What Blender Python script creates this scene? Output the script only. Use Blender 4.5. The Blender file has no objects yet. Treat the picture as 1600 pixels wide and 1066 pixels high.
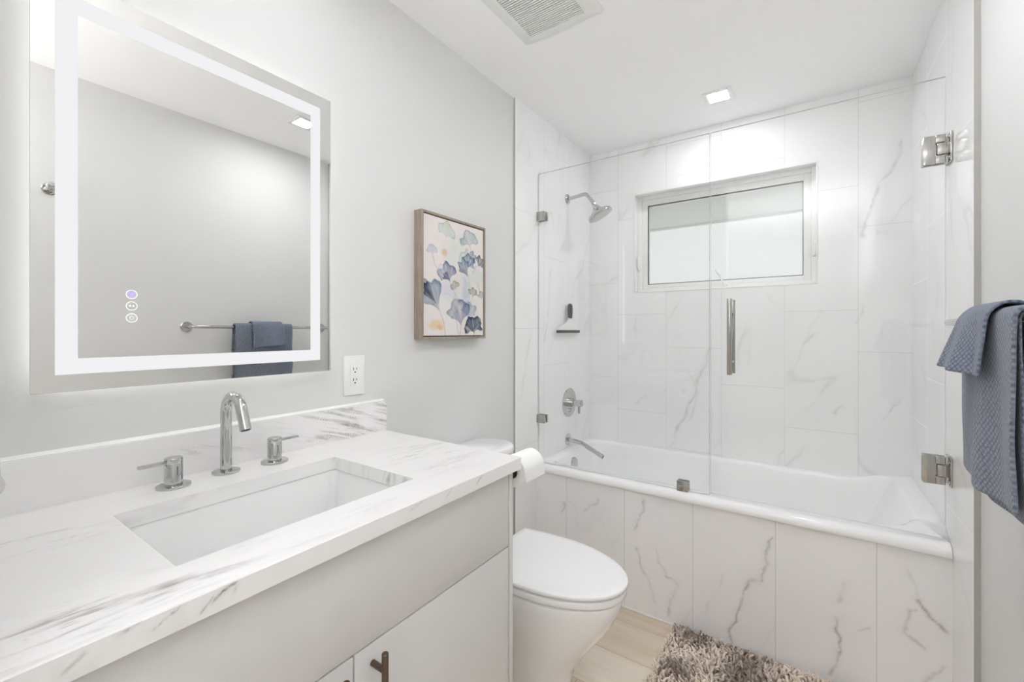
import bpy, bmesh, math, random
import numpy as np
from mathutils import Vector, Matrix

S = bpy.context.scene
COL = S.collection
PI = math.pi
rnd = random.Random(7)

# ------------------------------------------------------------------ camera, world, exposure
cam_data = bpy.data.cameras.new('camera')
cam_data.sensor_width = 36.0
cam_data.lens = 678.0 / 1600.0 * 36.0
cam_data.shift_y = -15.0 / 1600.0
cam_data.clip_start = 0.01
cam = bpy.data.objects.new('camera', cam_data)
cam.location = (1.2, 0.0, 1.274)
cam.rotation_euler = (PI / 2, 0, math.atan(469.0 / 678.0))
COL.objects.link(cam)
S.camera = cam

world = bpy.data.worlds.new('overcast_sky')
S.world = world
world.use_nodes = True
bgn = world.node_tree.nodes['Background']
bgn.inputs[0].default_value = (0.95, 0.985, 0.98, 1)
bgn.inputs[1].default_value = 0.665

S.view_settings.view_transform = 'Standard'
S.view_settings.look = 'None'
S.view_settings.gamma = 1.0
S.view_settings.use_curve_mapping = False
S.view_settings.exposure = 0.56
S.cycles.max_bounces = 16
S.cycles.diffuse_bounces = 10
S.cycles.transparent_max_bounces = 24

L_SHOWER = 88.0      # recessed ceiling lights (radiance of each diffuser)
L_ROOM = 132.0
L_VANITY = 58.0
L_FILL_UP = 82.0  # added fill lamp out of view behind the camera
L_BAND = 0.63        # frosted light band of the mirror
L_BACK = 2.4         # LED strip behind the mirror

# ------------------------------------------------------------------ materials
def lin(c):
    out = []
    for v in c:
        v = v / 255.0
        out.append(v / 12.92 if v <= 0.04045 else ((v + 0.055) / 1.055) ** 2.4)
    return tuple(out)

def nt(name):
    m = bpy.data.materials.new(name)
    m.use_nodes = True
    return m, m.node_tree, m.node_tree.nodes['Principled BSDF']

def mat(name, rgb, rough=0.5, metal=0.0, spec=0.5, bump=None, coat=0.0):
    m, t, b = nt(name)
    b.inputs['Base Color'].default_value = (*lin(rgb), 1)
    b.inputs['Roughness'].default_value = rough
    b.inputs['Metallic'].default_value = metal
    b.inputs['Specular IOR Level'].default_value = spec
    b.inputs['Coat Weight'].default_value = coat
    if bump:
        sc, st = bump
        tc = t.nodes.new('ShaderNodeTexCoord'); n = t.nodes.new('ShaderNodeTexNoise')
        n.inputs['Scale'].default_value = sc
        n.inputs['Detail'].default_value = 4
        bp = t.nodes.new('ShaderNodeBump'); bp.inputs['Strength'].default_value = st
        bp.inputs['Distance'].default_value = 0.002
        t.links.new(tc.outputs['Object'], n.inputs['Vector'])
        t.links.new(n.outputs['Fac'], bp.inputs['Height'])
        t.links.new(bp.outputs['Normal'], b.inputs['Normal'])
    return m

def emis(name, rgb, strength):
    m = bpy.data.materials.new(name); m.use_nodes = True
    t = m.node_tree; t.nodes.clear()
    o = t.nodes.new('ShaderNodeOutputMaterial'); e = t.nodes.new('ShaderNodeEmission')
    e.inputs[0].default_value = (*lin(rgb), 1); e.inputs[1].default_value = strength
    t.links.new(e.outputs[0], o.inputs[0])
    return m

class NM:
    """tiny helper to write node maths"""
    def __init__(self, t): self.t = t
    def op(self, o, a, b=None, c=None):
        n = self.t.nodes.new('ShaderNodeMath'); n.operation = o
        for i, v in enumerate((a, b, c)):
            if v is None: continue
            if isinstance(v, (int, float)): n.inputs[i].default_value = v
            else: self.t.links.new(v, n.inputs[i])
        return n.outputs[0]

def stone(name, base, vein, rough, axis=None, u0=0.0, w=0.2945, z0=None, hz=0.588, stag=0.197, gw=0.0010, grout=(214, 213, 211), dark2=None):
    """pale stone or tile: per-vertex 'vein' drawing, fine noise, grout joints by position"""
    m, t, b = nt(name)
    N = NM(t)
    tc = t.nodes.new('ShaderNodeTexCoord')
    at = t.nodes.new('ShaderNodeAttribute'); at.attribute_name = 'vein'
    nz = t.nodes.new('ShaderNodeTexNoise'); nz.inputs['Scale'].default_value = 60; nz.inputs['Detail'].default_value = 6
    t.links.new(tc.outputs['Object'], nz.inputs['Vector'])
    k = N.op('MULTIPLY_ADD', nz.outputs['Fac'], 1.5, 0.25)
    v = N.op('MULTIPLY', at.outputs['Fac'], k)
    vc = N.op('MINIMUM', v, 1.0)
    # cloudiness
    n2 = t.nodes.new('ShaderNodeTexNoise'); n2.inputs['Scale'].default_value = 3.0; n2.inputs['Detail'].default_value = 3
    t.links.new(tc.outputs['Object'], n2.inputs['Vector'])
    mx0 = t.nodes.new('ShaderNodeMix'); mx0.data_type = 'RGBA'
    mx0.inputs['A'].default_value = (*lin(base), 1)
    mx0.inputs['B'].default_value = (*[x * 0.93 for x in lin(base)], 1)
    t.links.new(n2.outputs['Fac'], mx0.inputs['Factor'])
    mx = t.nodes.new('ShaderNodeMix'); mx.data_type = 'RGBA'
    t.links.new(mx0.outputs['Result'], mx.inputs['A'])
    mx.inputs['B'].default_value = (*lin(vein), 1)
    t.links.new(vc, mx.inputs['Factor'])
    res = mx.outputs['Result']
    if axis is not None:
        sp = t.nodes.new('ShaderNodeSeparateXYZ'); t.links.new(tc.outputs['Object'], sp.inputs[0])
        u = N.op('DIVIDE', N.op('SUBTRACT', sp.outputs[axis], u0), w)
        col = N.op('FLOOR', u)
        fx = N.op('SUBTRACT', u, col)
        dx = N.op('MULTIPLY', N.op('SUBTRACT', 0.5, N.op('ABSOLUTE', N.op('SUBTRACT', fx, 0.5))), w)
        d = dx
        if z0 is not None:
            zz = N.op('DIVIDE', N.op('ADD', N.op('SUBTRACT', sp.outputs[2], z0), N.op('MULTIPLY', col, stag)), hz)
            fz = N.op('FRACT', N.op('ADD', zz, 20.0))
            dz = N.op('MULTIPLY', N.op('SUBTRACT', 0.5, N.op('ABSOLUTE', N.op('SUBTRACT', fz, 0.5))), hz)
            d = N.op('MINIMUM', dx, dz)
        g = N.op('LESS_THAN', d, gw)
        mg = t.nodes.new('ShaderNodeMix'); mg.data_type = 'RGBA'
        t.links.new(g, mg.inputs['Factor']); t.links.new(res, mg.inputs['A'])
        mg.inputs['B'].default_value = (*lin(grout), 1)
        res = mg.outputs['Result']
        t.links.new(N.op('MULTIPLY_ADD', g, 0.5, rough), b.inputs['Roughness'])
    else:
        b.inputs['Roughness'].default_value = rough
    t.links.new(res, b.inputs['Base Color'])
    return m

def thin_glass(name, tint=(0.985, 0.99, 0.987), frost=0.0, gloss=0.0):
    m = bpy.data.materials.new(name); m.use_nodes = True
    t = m.node_tree; t.nodes.clear(); N = NM(t)
    o = t.nodes.new('ShaderNodeOutputMaterial')
    tr = t.nodes.new('ShaderNodeBsdfTransparent'); tr.inputs[0].default_value = (*tint, 1)
    gl = t.nodes.new('ShaderNodeBsdfGlossy'); gl.inputs['Roughness'].default_value = gloss
    gl.inputs[0].default_value = (1, 1, 1, 1)
    lw = t.nodes.new('ShaderNodeLayerWeight'); lw.inputs[0].default_value = 0.5
    f = N.op('MULTIPLY_ADD', N.op('POWER', lw.outputs['Facing'], 5.0), 0.9, 0.035)
    mx = t.nodes.new('ShaderNodeMixShader'); t.links.new(f, mx.inputs[0])
    base = tr.outputs[0]
    if frost:
        tl = t.nodes.new('ShaderNodeBsdfTranslucent'); tl.inputs[0].default_value = (0.95, 0.95, 0.95, 1)
        m2 = t.nodes.new('ShaderNodeMixShader'); m2.inputs[0].default_value = frost
        t.links.new(base, m2.inputs[1]); t.links.new(tl.outputs[0], m2.inputs[2]); base = m2.outputs[0]
    t.links.new(base, mx.inputs[1]); t.links.new(gl.outputs[0], mx.inputs[2])
    t.links.new(mx.outputs[0], o.inputs[0])
    return m

def cloth(name, rgb, rgb2, cell=170.0, strength=0.9):
    """woven towel: bump and colour from a small cell pattern over the cloth's own UV in metres"""
    m, t, b = nt(name)
    uv = t.nodes.new('ShaderNodeUVMap'); uv.uv_map = 'cloth'
    mp = t.nodes.new('ShaderNodeMapping'); mp.inputs['Rotation'].default_value = (0, 0, 0.7)
    t.links.new(uv.outputs[0], mp.inputs[0])
    vo = t.nodes.new('ShaderNodeTexVoronoi'); vo.inputs['Scale'].default_value = cell
    vo.inputs['Randomness'].default_value = 0.25
    t.links.new(mp.outputs[0], vo.inputs['Vector'])
    nz = t.nodes.new('ShaderNodeTexNoise'); nz.inputs['Scale'].default_value = 900; nz.inputs['Detail'].default_value = 3
    t.links.new(uv.outputs[0], nz.inputs['Vector'])
    N = NM(t)
    h = N.op('MULTIPLY_ADD', nz.outputs['Fac'], 0.25, vo.outputs['Distance'])
    bp = t.nodes.new('ShaderNodeBump'); bp.inputs['Strength'].default_value = strength
    bp.inputs['Distance'].default_value = 0.003; bp.invert = True
    t.links.new(h, bp.inputs['Height']); t.links.new(bp.outputs['Normal'], b.inputs['Normal'])
    mx = t.nodes.new('ShaderNodeMix'); mx.data_type = 'RGBA'
    t.links.new(N.op('MINIMUM', N.op('MULTIPLY', vo.outputs['Distance'], 1.3), 1.0), mx.inputs['Factor'])
    mx.inputs['A'].default_value = (*lin(rgb), 1); mx.inputs['B'].default_value = (*lin(rgb2), 1)
    t.links.new(mx.outputs['Result'], b.inputs['Base Color'])
    b.inputs['Roughness'].default_value = 0.95
    b.inputs['Specular IOR Level'].default_value = 0.1
    b.inputs['Sheen Weight'].default_value = 0.25
    return m

def floor_mat():
    m, t, b = nt('wood_look_plank')
    N = NM(t)
    tc = t.nodes.new('ShaderNodeTexCoord'); sp = t.nodes.new('ShaderNodeSeparateXYZ')
    t.links.new(tc.outputs['Object'], sp.inputs[0])
    row = N.op('FLOOR', N.op('DIVIDE', N.op('ADD', sp.outputs[1], 0.155), 0.2))
    fy = N.op('FRACT', N.op('DIVIDE', N.op('ADD', sp.outputs[1], 10.155), 0.2))
    xs = N.op('ADD', N.op('DIVIDE', sp.outputs[0], 1.2), N.op('MULTIPLY', row, 0.37))
    fx = N.op('FRACT', N.op('ADD', xs, 10.0))
    idx = N.op('ADD', N.op('MULTIPLY', row, 7.31), N.op('FLOOR', N.op('ADD', xs, 10.0)))
    wn = t.nodes.new('ShaderNodeTexWhiteNoise'); wn.noise_dimensions = '1D'; t.links.new(idx, wn.inputs['W'])
    cb = t.nodes.new('ShaderNodeCombineXYZ')
    t.links.new(N.op('MULTIPLY', sp.outputs[0], 2.2), cb.inputs[0])
    t.links.new(N.op('MULTIPLY', sp.outputs[1], 22.0), cb.inputs[1])
    t.links.new(N.op('MULTIPLY', idx, 3.7), cb.inputs[2])
    nz = t.nodes.new('ShaderNodeTexNoise'); nz.inputs['Scale'].default_value = 1.6; nz.inputs['Detail'].default_value = 6
    nz.inputs['Distortion'].default_value = 0.6
    t.links.new(cb.outputs[0], nz.inputs['Vector'])
    nb = t.nodes.new('ShaderNodeTexNoise'); nb.inputs['Scale'].default_value = 5; nb.inputs['Detail'].default_value = 4
    t.links.new(tc.outputs['Object'], nb.inputs['Vector'])
    mix = t.nodes.new('ShaderNodeMix'); mix.data_type = 'RGBA'
    mix.inputs['A'].default_value = (*lin((208, 188, 164)), 1); mix.inputs['B'].default_value = (*lin((240, 231, 217)), 1)
    f = N.op('ADD', N.op('MULTIPLY', nz.outputs['Fac'], 0.75), N.op('ADD', N.op('MULTIPLY', wn.outputs['Value'], 0.6), N.op('MULTIPLY', nb.outputs['Fac'], 0.35)))
    t.links.new(N.op('MINIMUM', N.op('MAXIMUM', N.op('SUBTRACT', f, 0.35), 0.0), 1.0), mix.inputs['Factor'])
    dy = N.op('SUBTRACT', 0.5, N.op('ABSOLUTE', N.op('SUBTRACT', fy, 0.5)))
    dx = N.op('MULTIPLY', N.op('SUBTRACT', 0.5, N.op('ABSOLUTE', N.op('SUBTRACT', fx, 0.5))), 6.0)
    g = N.op('LESS_THAN', N.op('MINIMUM', dy, dx), 0.006)
    mg = t.nodes.new('ShaderNodeMix'); mg.data_type = 'RGBA'
    t.links.new(g, mg.inputs['Factor']); t.links.new(mix.outputs['Result'], mg.inputs['A'])
    mg.inputs['B'].default_value = (*lin((182, 166, 146)), 1)
    t.links.new(mg.outputs['Result'], b.inputs['Base Color'])
    b.inputs['Roughness'].default_value = 0.45
    return m

def wood_frame():
    m, t, b = nt('weathered_wood')
    tc = t.nodes.new('ShaderNodeTexCoord'); mp = t.nodes.new('ShaderNodeMapping')
    mp.inputs['Scale'].default_value = (60, 60, 4)
    nz = t.nodes.new('ShaderNodeTexNoise'); nz.inputs['Scale'].default_value = 4; nz.inputs['Detail'].default_value = 5
    t.links.new(tc.outputs['Object'], mp.inputs[0]); t.links.new(mp.outputs[0], nz.inputs['Vector'])
    mx = t.nodes.new('ShaderNodeMix'); mx.data_type = 'RGBA'
    mx.inputs['A'].default_value = (*lin((120, 107, 95)), 1); mx.inputs['B'].default_value = (*lin((190, 176, 160)), 1)
    t.links.new(nz.outputs['Fac'], mx.inputs['Factor']); t.links.new(mx.outputs['Result'], b.inputs['Base Color'])
    b.inputs['Roughness'].default_value = 0.7
    return m

def attr_mat(name, attr, rough):
    m, t, b = nt(name)
    a = t.nodes.new('ShaderNodeAttribute'); a.attribute_name = attr
    t.links.new(a.outputs['Color'], b.inputs['Base Color'])
    b.inputs['Roughness'].default_value = rough
    b.inputs['Specular IOR Level'].default_value = 0.2
    return m

M = dict(
    wall=mat('wall_paint', (224, 224, 223), 0.55, bump=(350, 0.03)),
    ceil=mat('ceiling_paint', (252, 252, 252), 0.7),
    trim=mat('white_trim', (238, 238, 236), 0.3),
    trim_metal=mat('tile_edge_profile', (178, 177, 171), 0.4),
    cab=mat('cabinet_lacquer', (216, 215, 213), 0.38),
    gap=mat('cabinet_gap', (70, 66, 62), 0.8),
    porcelain=mat('porcelain', (248, 248, 248), 0.06, coat=0.3),
    basin=mat('vitreous_china', (236, 236, 235), 0.10),
    acrylic=mat('tub_acrylic', (249, 249, 249), 0.10),
    chrome=mat('chrome', (198, 198, 197), 0.06, 1.0),
    steel=mat('brushed_steel', (180, 178, 173), 0.20, 1.0),
    bronze=mat('dark_nickel', (112, 100, 88), 0.32, 1.0),
    black=mat('black_rubber', (38, 38, 38), 0.5),
    darkgrey=mat('dark_grey_plastic', (62, 61, 62), 0.45),
    white_plastic=mat('white_plastic', (240, 240, 238), 0.3),
    slot=mat('slot_dark', (30, 28, 26), 0.6),
    alu=mat('white_aluminium', (240, 240, 238), 0.35),
    gasket=mat('window_gasket', (96, 96, 92), 0.6),
    paper=mat('tissue_paper', (246, 246, 244), 0.95, spec=0.1, bump=(400, 0.2)),
    card=mat('cardboard_core', (190, 178, 160), 0.9),
    mirror=mat('silvered_glass', (238, 238, 236), 0.0, 1.0),
    housing=mat('mirror_housing', (200, 200, 198), 0.5),
    band=emis('lit_frosted_band', (250, 250, 252), L_BAND),
    backled=emis('led_strip', (255, 254, 250), L_BACK),
    ring=emis('lit_ring', (250, 250, 246), 0.80),
    purple=emis('lit_purple', (206, 196, 238), 0.68),
    eave=mat('eave_soffit_paint', (196, 196, 188), 0.8),
    fan=mat('vent_plastic', (236, 236, 233), 0.4),
    fan_dark=mat('vent_inside', (120, 119, 114), 0.8),
    glass=thin_glass('clear_glass'),
    pane=thin_glass('window_glass', (0.97, 0.975, 0.97), 0.22, 0.5),
    gedge=mat('glass_edge', (208, 212, 209), 0.4),
    wood=wood_frame(),
    liner=mat('dark_liner', (66, 60, 56), 0.8),
    floor=floor_mat(),
    art=attr_mat('painted_canvas', 'paint', 0.8),
    pile=attr_mat('chenille_pile', 'tuft', 0.88),
    matback=mat('mat_backing', (140, 124, 110), 0.88),
    towel=cloth('blue_grey_waffle', (152, 160, 174), (90, 98, 114), 120, 1.0),
    wash=cloth('blue_grey_washcloth', (148, 156, 173), (86, 94, 112), 130, 1.0),
    grey_towel=cloth('grey_terry', (158, 158, 156), (110, 110, 108), 220),
    counter=stone('marble_worktop', (245, 244, 243), (148, 144, 138), 0.12),
    tile_back=stone('marble_tile_window_wall', (249, 249, 249), (178, 176, 173), 0.07, 0, 0.201, 0.2945, 0.79),
    tile_side=stone('marble_tile_side_wall', (249, 249, 249), (178, 176, 173), 0.07, 1, 1.727, 0.2945, 0.70),
    tile_apron=stone('marble_tile_tub_front', (248, 247, 247), (160, 156, 152), 0.12, 0, 0.187, 0.299, grout=(206, 204, 201)),
    return_tile=mat('marble_return', (248, 248, 248), 0.10),
)

# ------------------------------------------------------------------ mesh helpers
class MB:
    def __init__(s): s.v = []; s.f = []; s.m = []; s.attr = []
    def add(s, v, f, mi=0, a=None):
        o = len(s.v); s.v += [tuple(map(float, p)) for p in v]
        s.f += [tuple(i + o for i in q) for q in f]; s.m += [mi] * len(f)
        s.attr += list(a) if a is not None else [0.0] * len(v)
        return s
    def bm(s, b, mi=0):
        b.verts.index_update()
        s.add([v.co[:] for v in b.verts], [[v.index for v in f.verts] for f in b.faces], mi); b.free(); return s
    def box(s, x0, x1, y0, y1, z0, z1, r=0.0, seg=2, mi=0):
        b = bmesh.new(); bmesh.ops.create_cube(b, size=1.0)
        for v in b.verts:
            v.co = Vector(((x0 + x1) / 2 + v.co.x * (x1 - x0), (y0 + y1) / 2 + v.co.y * (y1 - y0), (z0 + z1) / 2 + v.co.z * (z1 - z0)))
        if r > 0: bmesh.ops.bevel(b, geom=list(b.edges), offset=r, segments=seg, profile=0.5, affect='EDGES')
        return s.bm(b, mi)
    def lathe(s, origin, axis, prof, n=40, mi=0, cap=True):
        """prof: list of (distance along axis, radius)"""
        a = Vector(axis).normalized(); o = Vector(origin)
        e1 = a.orthogonal().normalized(); e2 = a.cross(e1)
        V = []; Fc = []
        for d, r in prof:
            for i in range(n):
                t = 2 * PI * i / n
                V.append(o + a * d + (e1 * math.cos(t) + e2 * math.sin(t)) * r)
        for k in range(len(prof) - 1):
            for i in range(n):
                j = (i + 1) % n
                Fc.append((k * n + i, k * n + j, (k + 1) * n + j, (k + 1) * n + i))
        if cap:
            Fc.append(tuple(range(n - 1, -1, -1))); Fc.append(tuple(range((len(prof) - 1) * n, len(prof) * n)))
        return s.add(V, Fc, mi)
    def tube(s, pts, r, n=20, mi=0, cap=True):
        P = [Vector(p) for p in pts]; k = len(P)
        R = r if isinstance(r, (list, tuple)) else [r] * k
        tang = []
        for i in range(k):
            a = P[max(i - 1, 0)]; b = P[min(i + 1, k - 1)]; tang.append((b - a).normalized())
        nrm = tang[0].orthogonal().normalized(); V = []; Fc = []
        for i in range(k):
            t = tang[i]; nrm = (nrm - t * nrm.dot(t)).normalized(); bi = t.cross(nrm)
            for j in range(n):
                an = 2 * PI * j / n; V.append(P[i] + (nrm * math.cos(an) + bi * math.sin(an)) * R[i])
        for i in range(k - 1):
            for j in range(n):
                q = (j + 1) % n
                Fc.append((i * n + j, i * n + q, (i + 1) * n + q, (i + 1) * n + j))
        if cap:
            Fc.append(tuple(range(n - 1, -1, -1))); Fc.append(tuple(range((k - 1) * n, k * n)))
        return s.add(V, Fc, mi)
    def loft(s, rings, mi=0, cap0=True, cap1=True):
        n = len(rings[0]); V = [p for r in rings for p in r]; Fc = []
        for k in range(len(rings) - 1):
            for i in range(n):
                j = (i + 1) % n
                Fc.append((k * n + i, k * n + j, (k + 1) * n + j, (k + 1) * n + i))
        if cap0: Fc.append(tuple(range(n - 1, -1, -1)))
        if cap1: Fc.append(tuple(range((len(rings) - 1) * n, len(rings) * n)))
        return s.add(V, Fc, mi)
    def grid(s, fn, us, vs, keep=None, attr=None, mi=0):
        nu, nv = len(us), len(vs); V = [fn(u, v) for v in vs for u in us]; Fc = []
        for b in range(nv - 1):
            for a in range(nu - 1):
                if keep and not keep((us[a] + us[a + 1]) / 2, (vs[b] + vs[b + 1]) / 2): continue
                Fc.append((b * nu + a, b * nu + a + 1, (b + 1) * nu + a + 1, (b + 1) * nu + a))
        A = None
        if attr is not None:
            U, W = np.meshgrid(np.array(us), np.array(vs)); A = attr(U.ravel(), W.ravel()).tolist()
        return s.add(V, Fc, mi, A)
    def build(s, name, mats, parent=None, smooth=35, attr=None, kind=None, label=None):
        me = bpy.data.meshes.new(name)
        off = Vector(parent_world(parent)) if parent is not None else Vector((0, 0, 0))
        me.from_pydata([(p[0] - off.x, p[1] - off.y, p[2] - off.z) for p in s.v], [], s.f)
        if not isinstance(mats, (list, tuple)): mats = [mats]
        for m in mats: me.materials.append(m)
        me.polygons.foreach_set('material_index', s.m)
        if attr:
            at = me.attributes.new(attr, 'FLOAT', 'POINT'); at.data.foreach_set('value', s.attr)
        me.update()
        b = bmesh.new(); b.from_mesh(me); bmesh.ops.recalc_face_normals(b, faces=b.faces); b.to_mesh(me); b.free()
        if smooth:
            me.polygons.foreach_set('use_smooth', [True] * len(me.polygons))
            me.set_sharp_from_angle(angle=math.radians(smooth))
        o = bpy.data.objects.new(name, me); COL.objects.link(o)
        if parent is not None: o.parent = parent
        if kind: o['kind'] = kind
        if label: o['label'] = label
        return o

def parent_world(p):
    v = Vector((0, 0, 0))
    while p is not None:
        v += p.location; p = p.parent
    return v

def thing(name, label, cat, loc, group=None):
    o = bpy.data.objects.new(name, None); o.empty_display_size = 0.05
    COL.objects.link(o); o.location = loc
    o['label'] = label; o['category'] = cat
    if group: o['group'] = group
    return o

def struct(o):
    o['kind'] = 'structure'; return o

def rrect(x0, x1, y0, y1, r, z, n=8):
    out = []
    for cx, cy, a0 in ((x1 - r, y1 - r, 0), (x0 + r, y1 - r, PI / 2), (x0 + r, y0 + r, PI), (x1 - r, y0 + r, 1.5 * PI)):
        for i in range(n + 1):
            a = a0 + PI / 2 * i / n; out.append((cx + r * math.cos(a), cy + r * math.sin(a), z))
    return out

def subdiv(stops, step):
    out = []
    for a, b in zip(stops[:-1], stops[1:]):
        n = max(1, int(round((b - a) / step)))
        out += [a + (b - a) * i / n for i in range(n)]
    out.append(stops[-1]); return out

# ------------------------------------------------------------------ numpy noise for stone drawing and painting
def h2(i, j, seed):
    v = np.sin(i * 127.1 + j * 311.7 + seed * 74.7) * 43758.5453
    return v - np.floor(v)
def vnoise(x, y, seed=0):
    i = np.floor(x); j = np.floor(y); fx = x - i; fy = y - j
    fx = fx * fx * (3 - 2 * fx); fy = fy * fy * (3 - 2 * fy)
    a = h2(i, j, seed); b = h2(i + 1, j, seed); c = h2(i, j + 1, seed); d = h2(i + 1, j + 1, seed)
    return (a + (b - a) * fx) * (1 - fy) + (c + (d - c) * fx) * fy
def fbm(x, y, seed=0, o=4):
    s = 0; a = 0.5; t = 0
    for k in range(o):
        s = s + a * vnoise(x * 2 ** k, y * 2 ** k, seed + k * 13.7); t += a; a *= 0.5
    return s / t
def sstep(a, b, x):
    t = np.clip((x - a) / (b - a), 0, 1); return t * t * (3 - 2 * t)
def polyline(U, W, pts, width, strength, jit=0.02, seed=1):
    """soft crack along a polyline, warped and broken by noise"""
    u = U + (fbm(U * 14, W * 14, seed) - 0.5) * jit * 2 + (fbm(U * 50, W * 50, seed + 3) - 0.5) * jit * 0.7
    w = W + (fbm(U * 14 + 40, W * 14, seed + 9) - 0.5) * jit * 2
    best = np.full(U.shape, 9.0)
    for (ax, ay), (bx, by) in zip(pts[:-1], pts[1:]):
        dx, dy = bx - ax, by - ay
        t = np.clip(((u - ax) * dx + (w - ay) * dy) / (dx * dx + dy * dy), 0, 1)
        best = np.minimum(best, np.hypot(u - ax - t * dx, w - ay - t * dy))
    br = sstep(0.22, 0.6, fbm(U * 24, W * 24, seed + 21))
    wd = width * (0.5 + 1.1 * fbm(U * 18, W * 18, seed + 31))
    core = np.exp(-(best / (0.55 * wd)) ** 2); halo = np.exp(-(best / (2.6 * wd)) ** 2)
    return strength * (0.85 * core * (0.25 + 0.75 * br) + 0.22 * halo * fbm(U * 30, W * 30, seed + 41))
def faint(U, W, u0, w, z0, hz, stag, seed):
    col = np.floor((U - u0) / w); row = np.floor((W - z0 + col * stag) / hz) if hz else col * 0
    sx = h2(col, row, seed) * 37.0; sy = h2(col, row, seed + 5) * 53.0
    a = 0.42 * (U) + 0.9 * (W); b = 0.9 * U - 0.42 * W        # along / across the slanted veining
    b = b + (fbm(a * 3 + sx, b * 3 + sy, seed + 2) - 0.5) * 0.22
    n = fbm(a * 1.3 + sx, b * 5.5 + sy, seed + 7, 3)
    r = 1 - np.abs(2 * n - 1)
    m = sstep(0.45, 0.75, fbm(a * 4 + sy, b * 4 + sx, seed + 11, 3))
    return 0.20 * sstep(0.955, 1.0, r) * m + 0.04 * sstep(0.6, 1.0, r) * m

# ------------------------------------------------------------------ room shell
TB = 2.611; TRX = 1.569; WRX = 1.583; CZ = 2.415; YN = -2.3

def tile_side_attr(seed, extra):
    def f(U, W):
        v = faint(U, W, 1.727, 0.2945, 0.70, 0.588, 0.197, seed)
        for pts, wd, st in extra: v = np.maximum(v, polyline(U, W, pts, wd, st, 0.015, seed))
        return v
    return f

m = MB(); m.box(-0.15, 1.75, YN - 0.1, 2.8, -0.1, 0.0); struct(m.build('floor', M['floor'], smooth=0))
m = MB(); m.box(-0.15, 1.75, YN - 0.1, 2.8, CZ, CZ + 0.1); struct(m.build('ceiling', M['ceil'], smooth=0))
m = MB(); m.box(-0.12, 0.0, YN - 0.1, 2.8, -0.0, CZ); struct(m.build('wall_left', M['wall'], smooth=0))
m = MB(); m.box(WRX, WRX + 0.12, YN - 0.1, 2.8, -0.0, CZ); struct(m.build('wall_right', M['wall'], smooth=0))
m = MB(); m.box(0.0, WRX, YN - 0.1, YN, 0, CZ); struct(m.build('wall_hall', M['wall'], smooth=0))
m = MB(); m.box(0.0, 0.62, -0.1, 0.02, 0, CZ)
struct(m.build('wall_front', M['wall'], smooth=0))

# tiled alcove, left and right: slabs standing proud of the painted wall
def side_slab(name, x_face, x_wall, y0, attr):
    m = MB()
    us = subdiv([y0, TB], 0.008); vs = subdiv([0.0, CZ], 0.008)
    m.grid(lambda u, v: (x_face, u, v), us, vs, attr=attr)
    m.add([(x_face, y0, 0), (x_wall, y0, 0), (x_wall, y0, CZ), (x_face, y0, CZ)], [(0, 1, 2, 3)], 1)
    return struct(m.build(name, [M['tile_side'], M['trim_metal']], smooth=0, attr='vein'))
side_slab('wall_alcove_left', 0.010, 0.0, 1.748,
          tile_side_attr(3.0, [([(2.093, 1.621), (2.065, 1.337), (2.01, 1.198)], 0.006, 0.35), ([(1.894, 1.267), (1.845, 1.138), (1.804, 0.949)], 0.006, 0.35)]))
side_slab('wall_alcove_right', TRX, WRX, 1.72, tile_side_attr(8.0, []))

# window wall with a tiled recess
WX0, WX1, WZ0, WZ1 = 0.301, 1.223, 1.509, 2.112
YW = 2.690
def back_attr(U, W):
    v = faint(U, W, 0.201, 0.2945, 0.79, 0.588, 0.197, 5.0)
    V = [([(0.73, 1.183), (0.693, 1.062), (0.65, 0.932), (0.606, 0.8), (0.55, 0.664), (0.532, 0.602)], 0.009, 0.62),
         ([(1.527, 2.141), (1.501, 2.012), (1.456, 1.962), (1.436, 1.853), (1.395, 1.72)], 0.009, 0.6),
         ([(1.527, 0.98), (1.495, 0.926), (1.469, 0.872)], 0.006, 0.5), ([(0.381, 0.882), (0.312, 0.83)], 0.006, 0.5),
         ([(1.319, 0.917), (1.283, 0.887)], 0.006, 0.55), ([(1.209, 1.256), (1.155, 1.228)], 0.009, 0.55),
         ([(1.084, 0.676), (1.06, 0.596)], 0.006, 0.5), ([(1.402, 1.396), (1.375, 1.318)], 0.005, 0.4),
         ([(0.714, 2.304), (0.675, 2.167)], 0.007, 0.4)]
    for i, (p, wd, st) in enumerate(V): v = np.maximum(v, polyline(U, W, p, wd, 0.75 * st, 0.022, 2.0 + i))
    return v
m = MB()
us = subdiv([0.0, WX0, WX1, WRX], 0.0075); vs = subdiv([0.0, WZ0, WZ1, CZ], 0.0075)
m.grid(lambda u, v: (u, TB, v), us, vs, keep=lambda u, v: not (WX0 < u < WX1 and WZ0 < v < WZ1), attr=back_attr)
ya, yb = TB, 2.76
q = [(WX0, WZ0), (WX1, WZ0), (WX1, WZ1), (WX0, WZ1)]
for i in range(4):
    a, b = q[i], q[(i + 1) % 4]
    m.add([(a[0], ya, a[1]), (b[0], ya, b[1]), (b[0], yb, b[1]), (a[0], yb, a[1])], [(0, 1, 2, 3)], 1)
for (x0, x1, z0, z1) in ((-0.1, WX0, 0, CZ), (WX1, 1.7, 0, CZ), (WX0, WX1, 0, WZ0), (WX0, WX1, WZ1, CZ)):
    m.add([(x0, yb, z0), (x1, yb, z0), (x1, yb, z1), (x0, yb, z1)], [(0, 1, 2, 3)], 1)
struct(m.build('wall_back', [M['tile_back'], M['return_tile']], smooth=0, attr='vein'))
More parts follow.
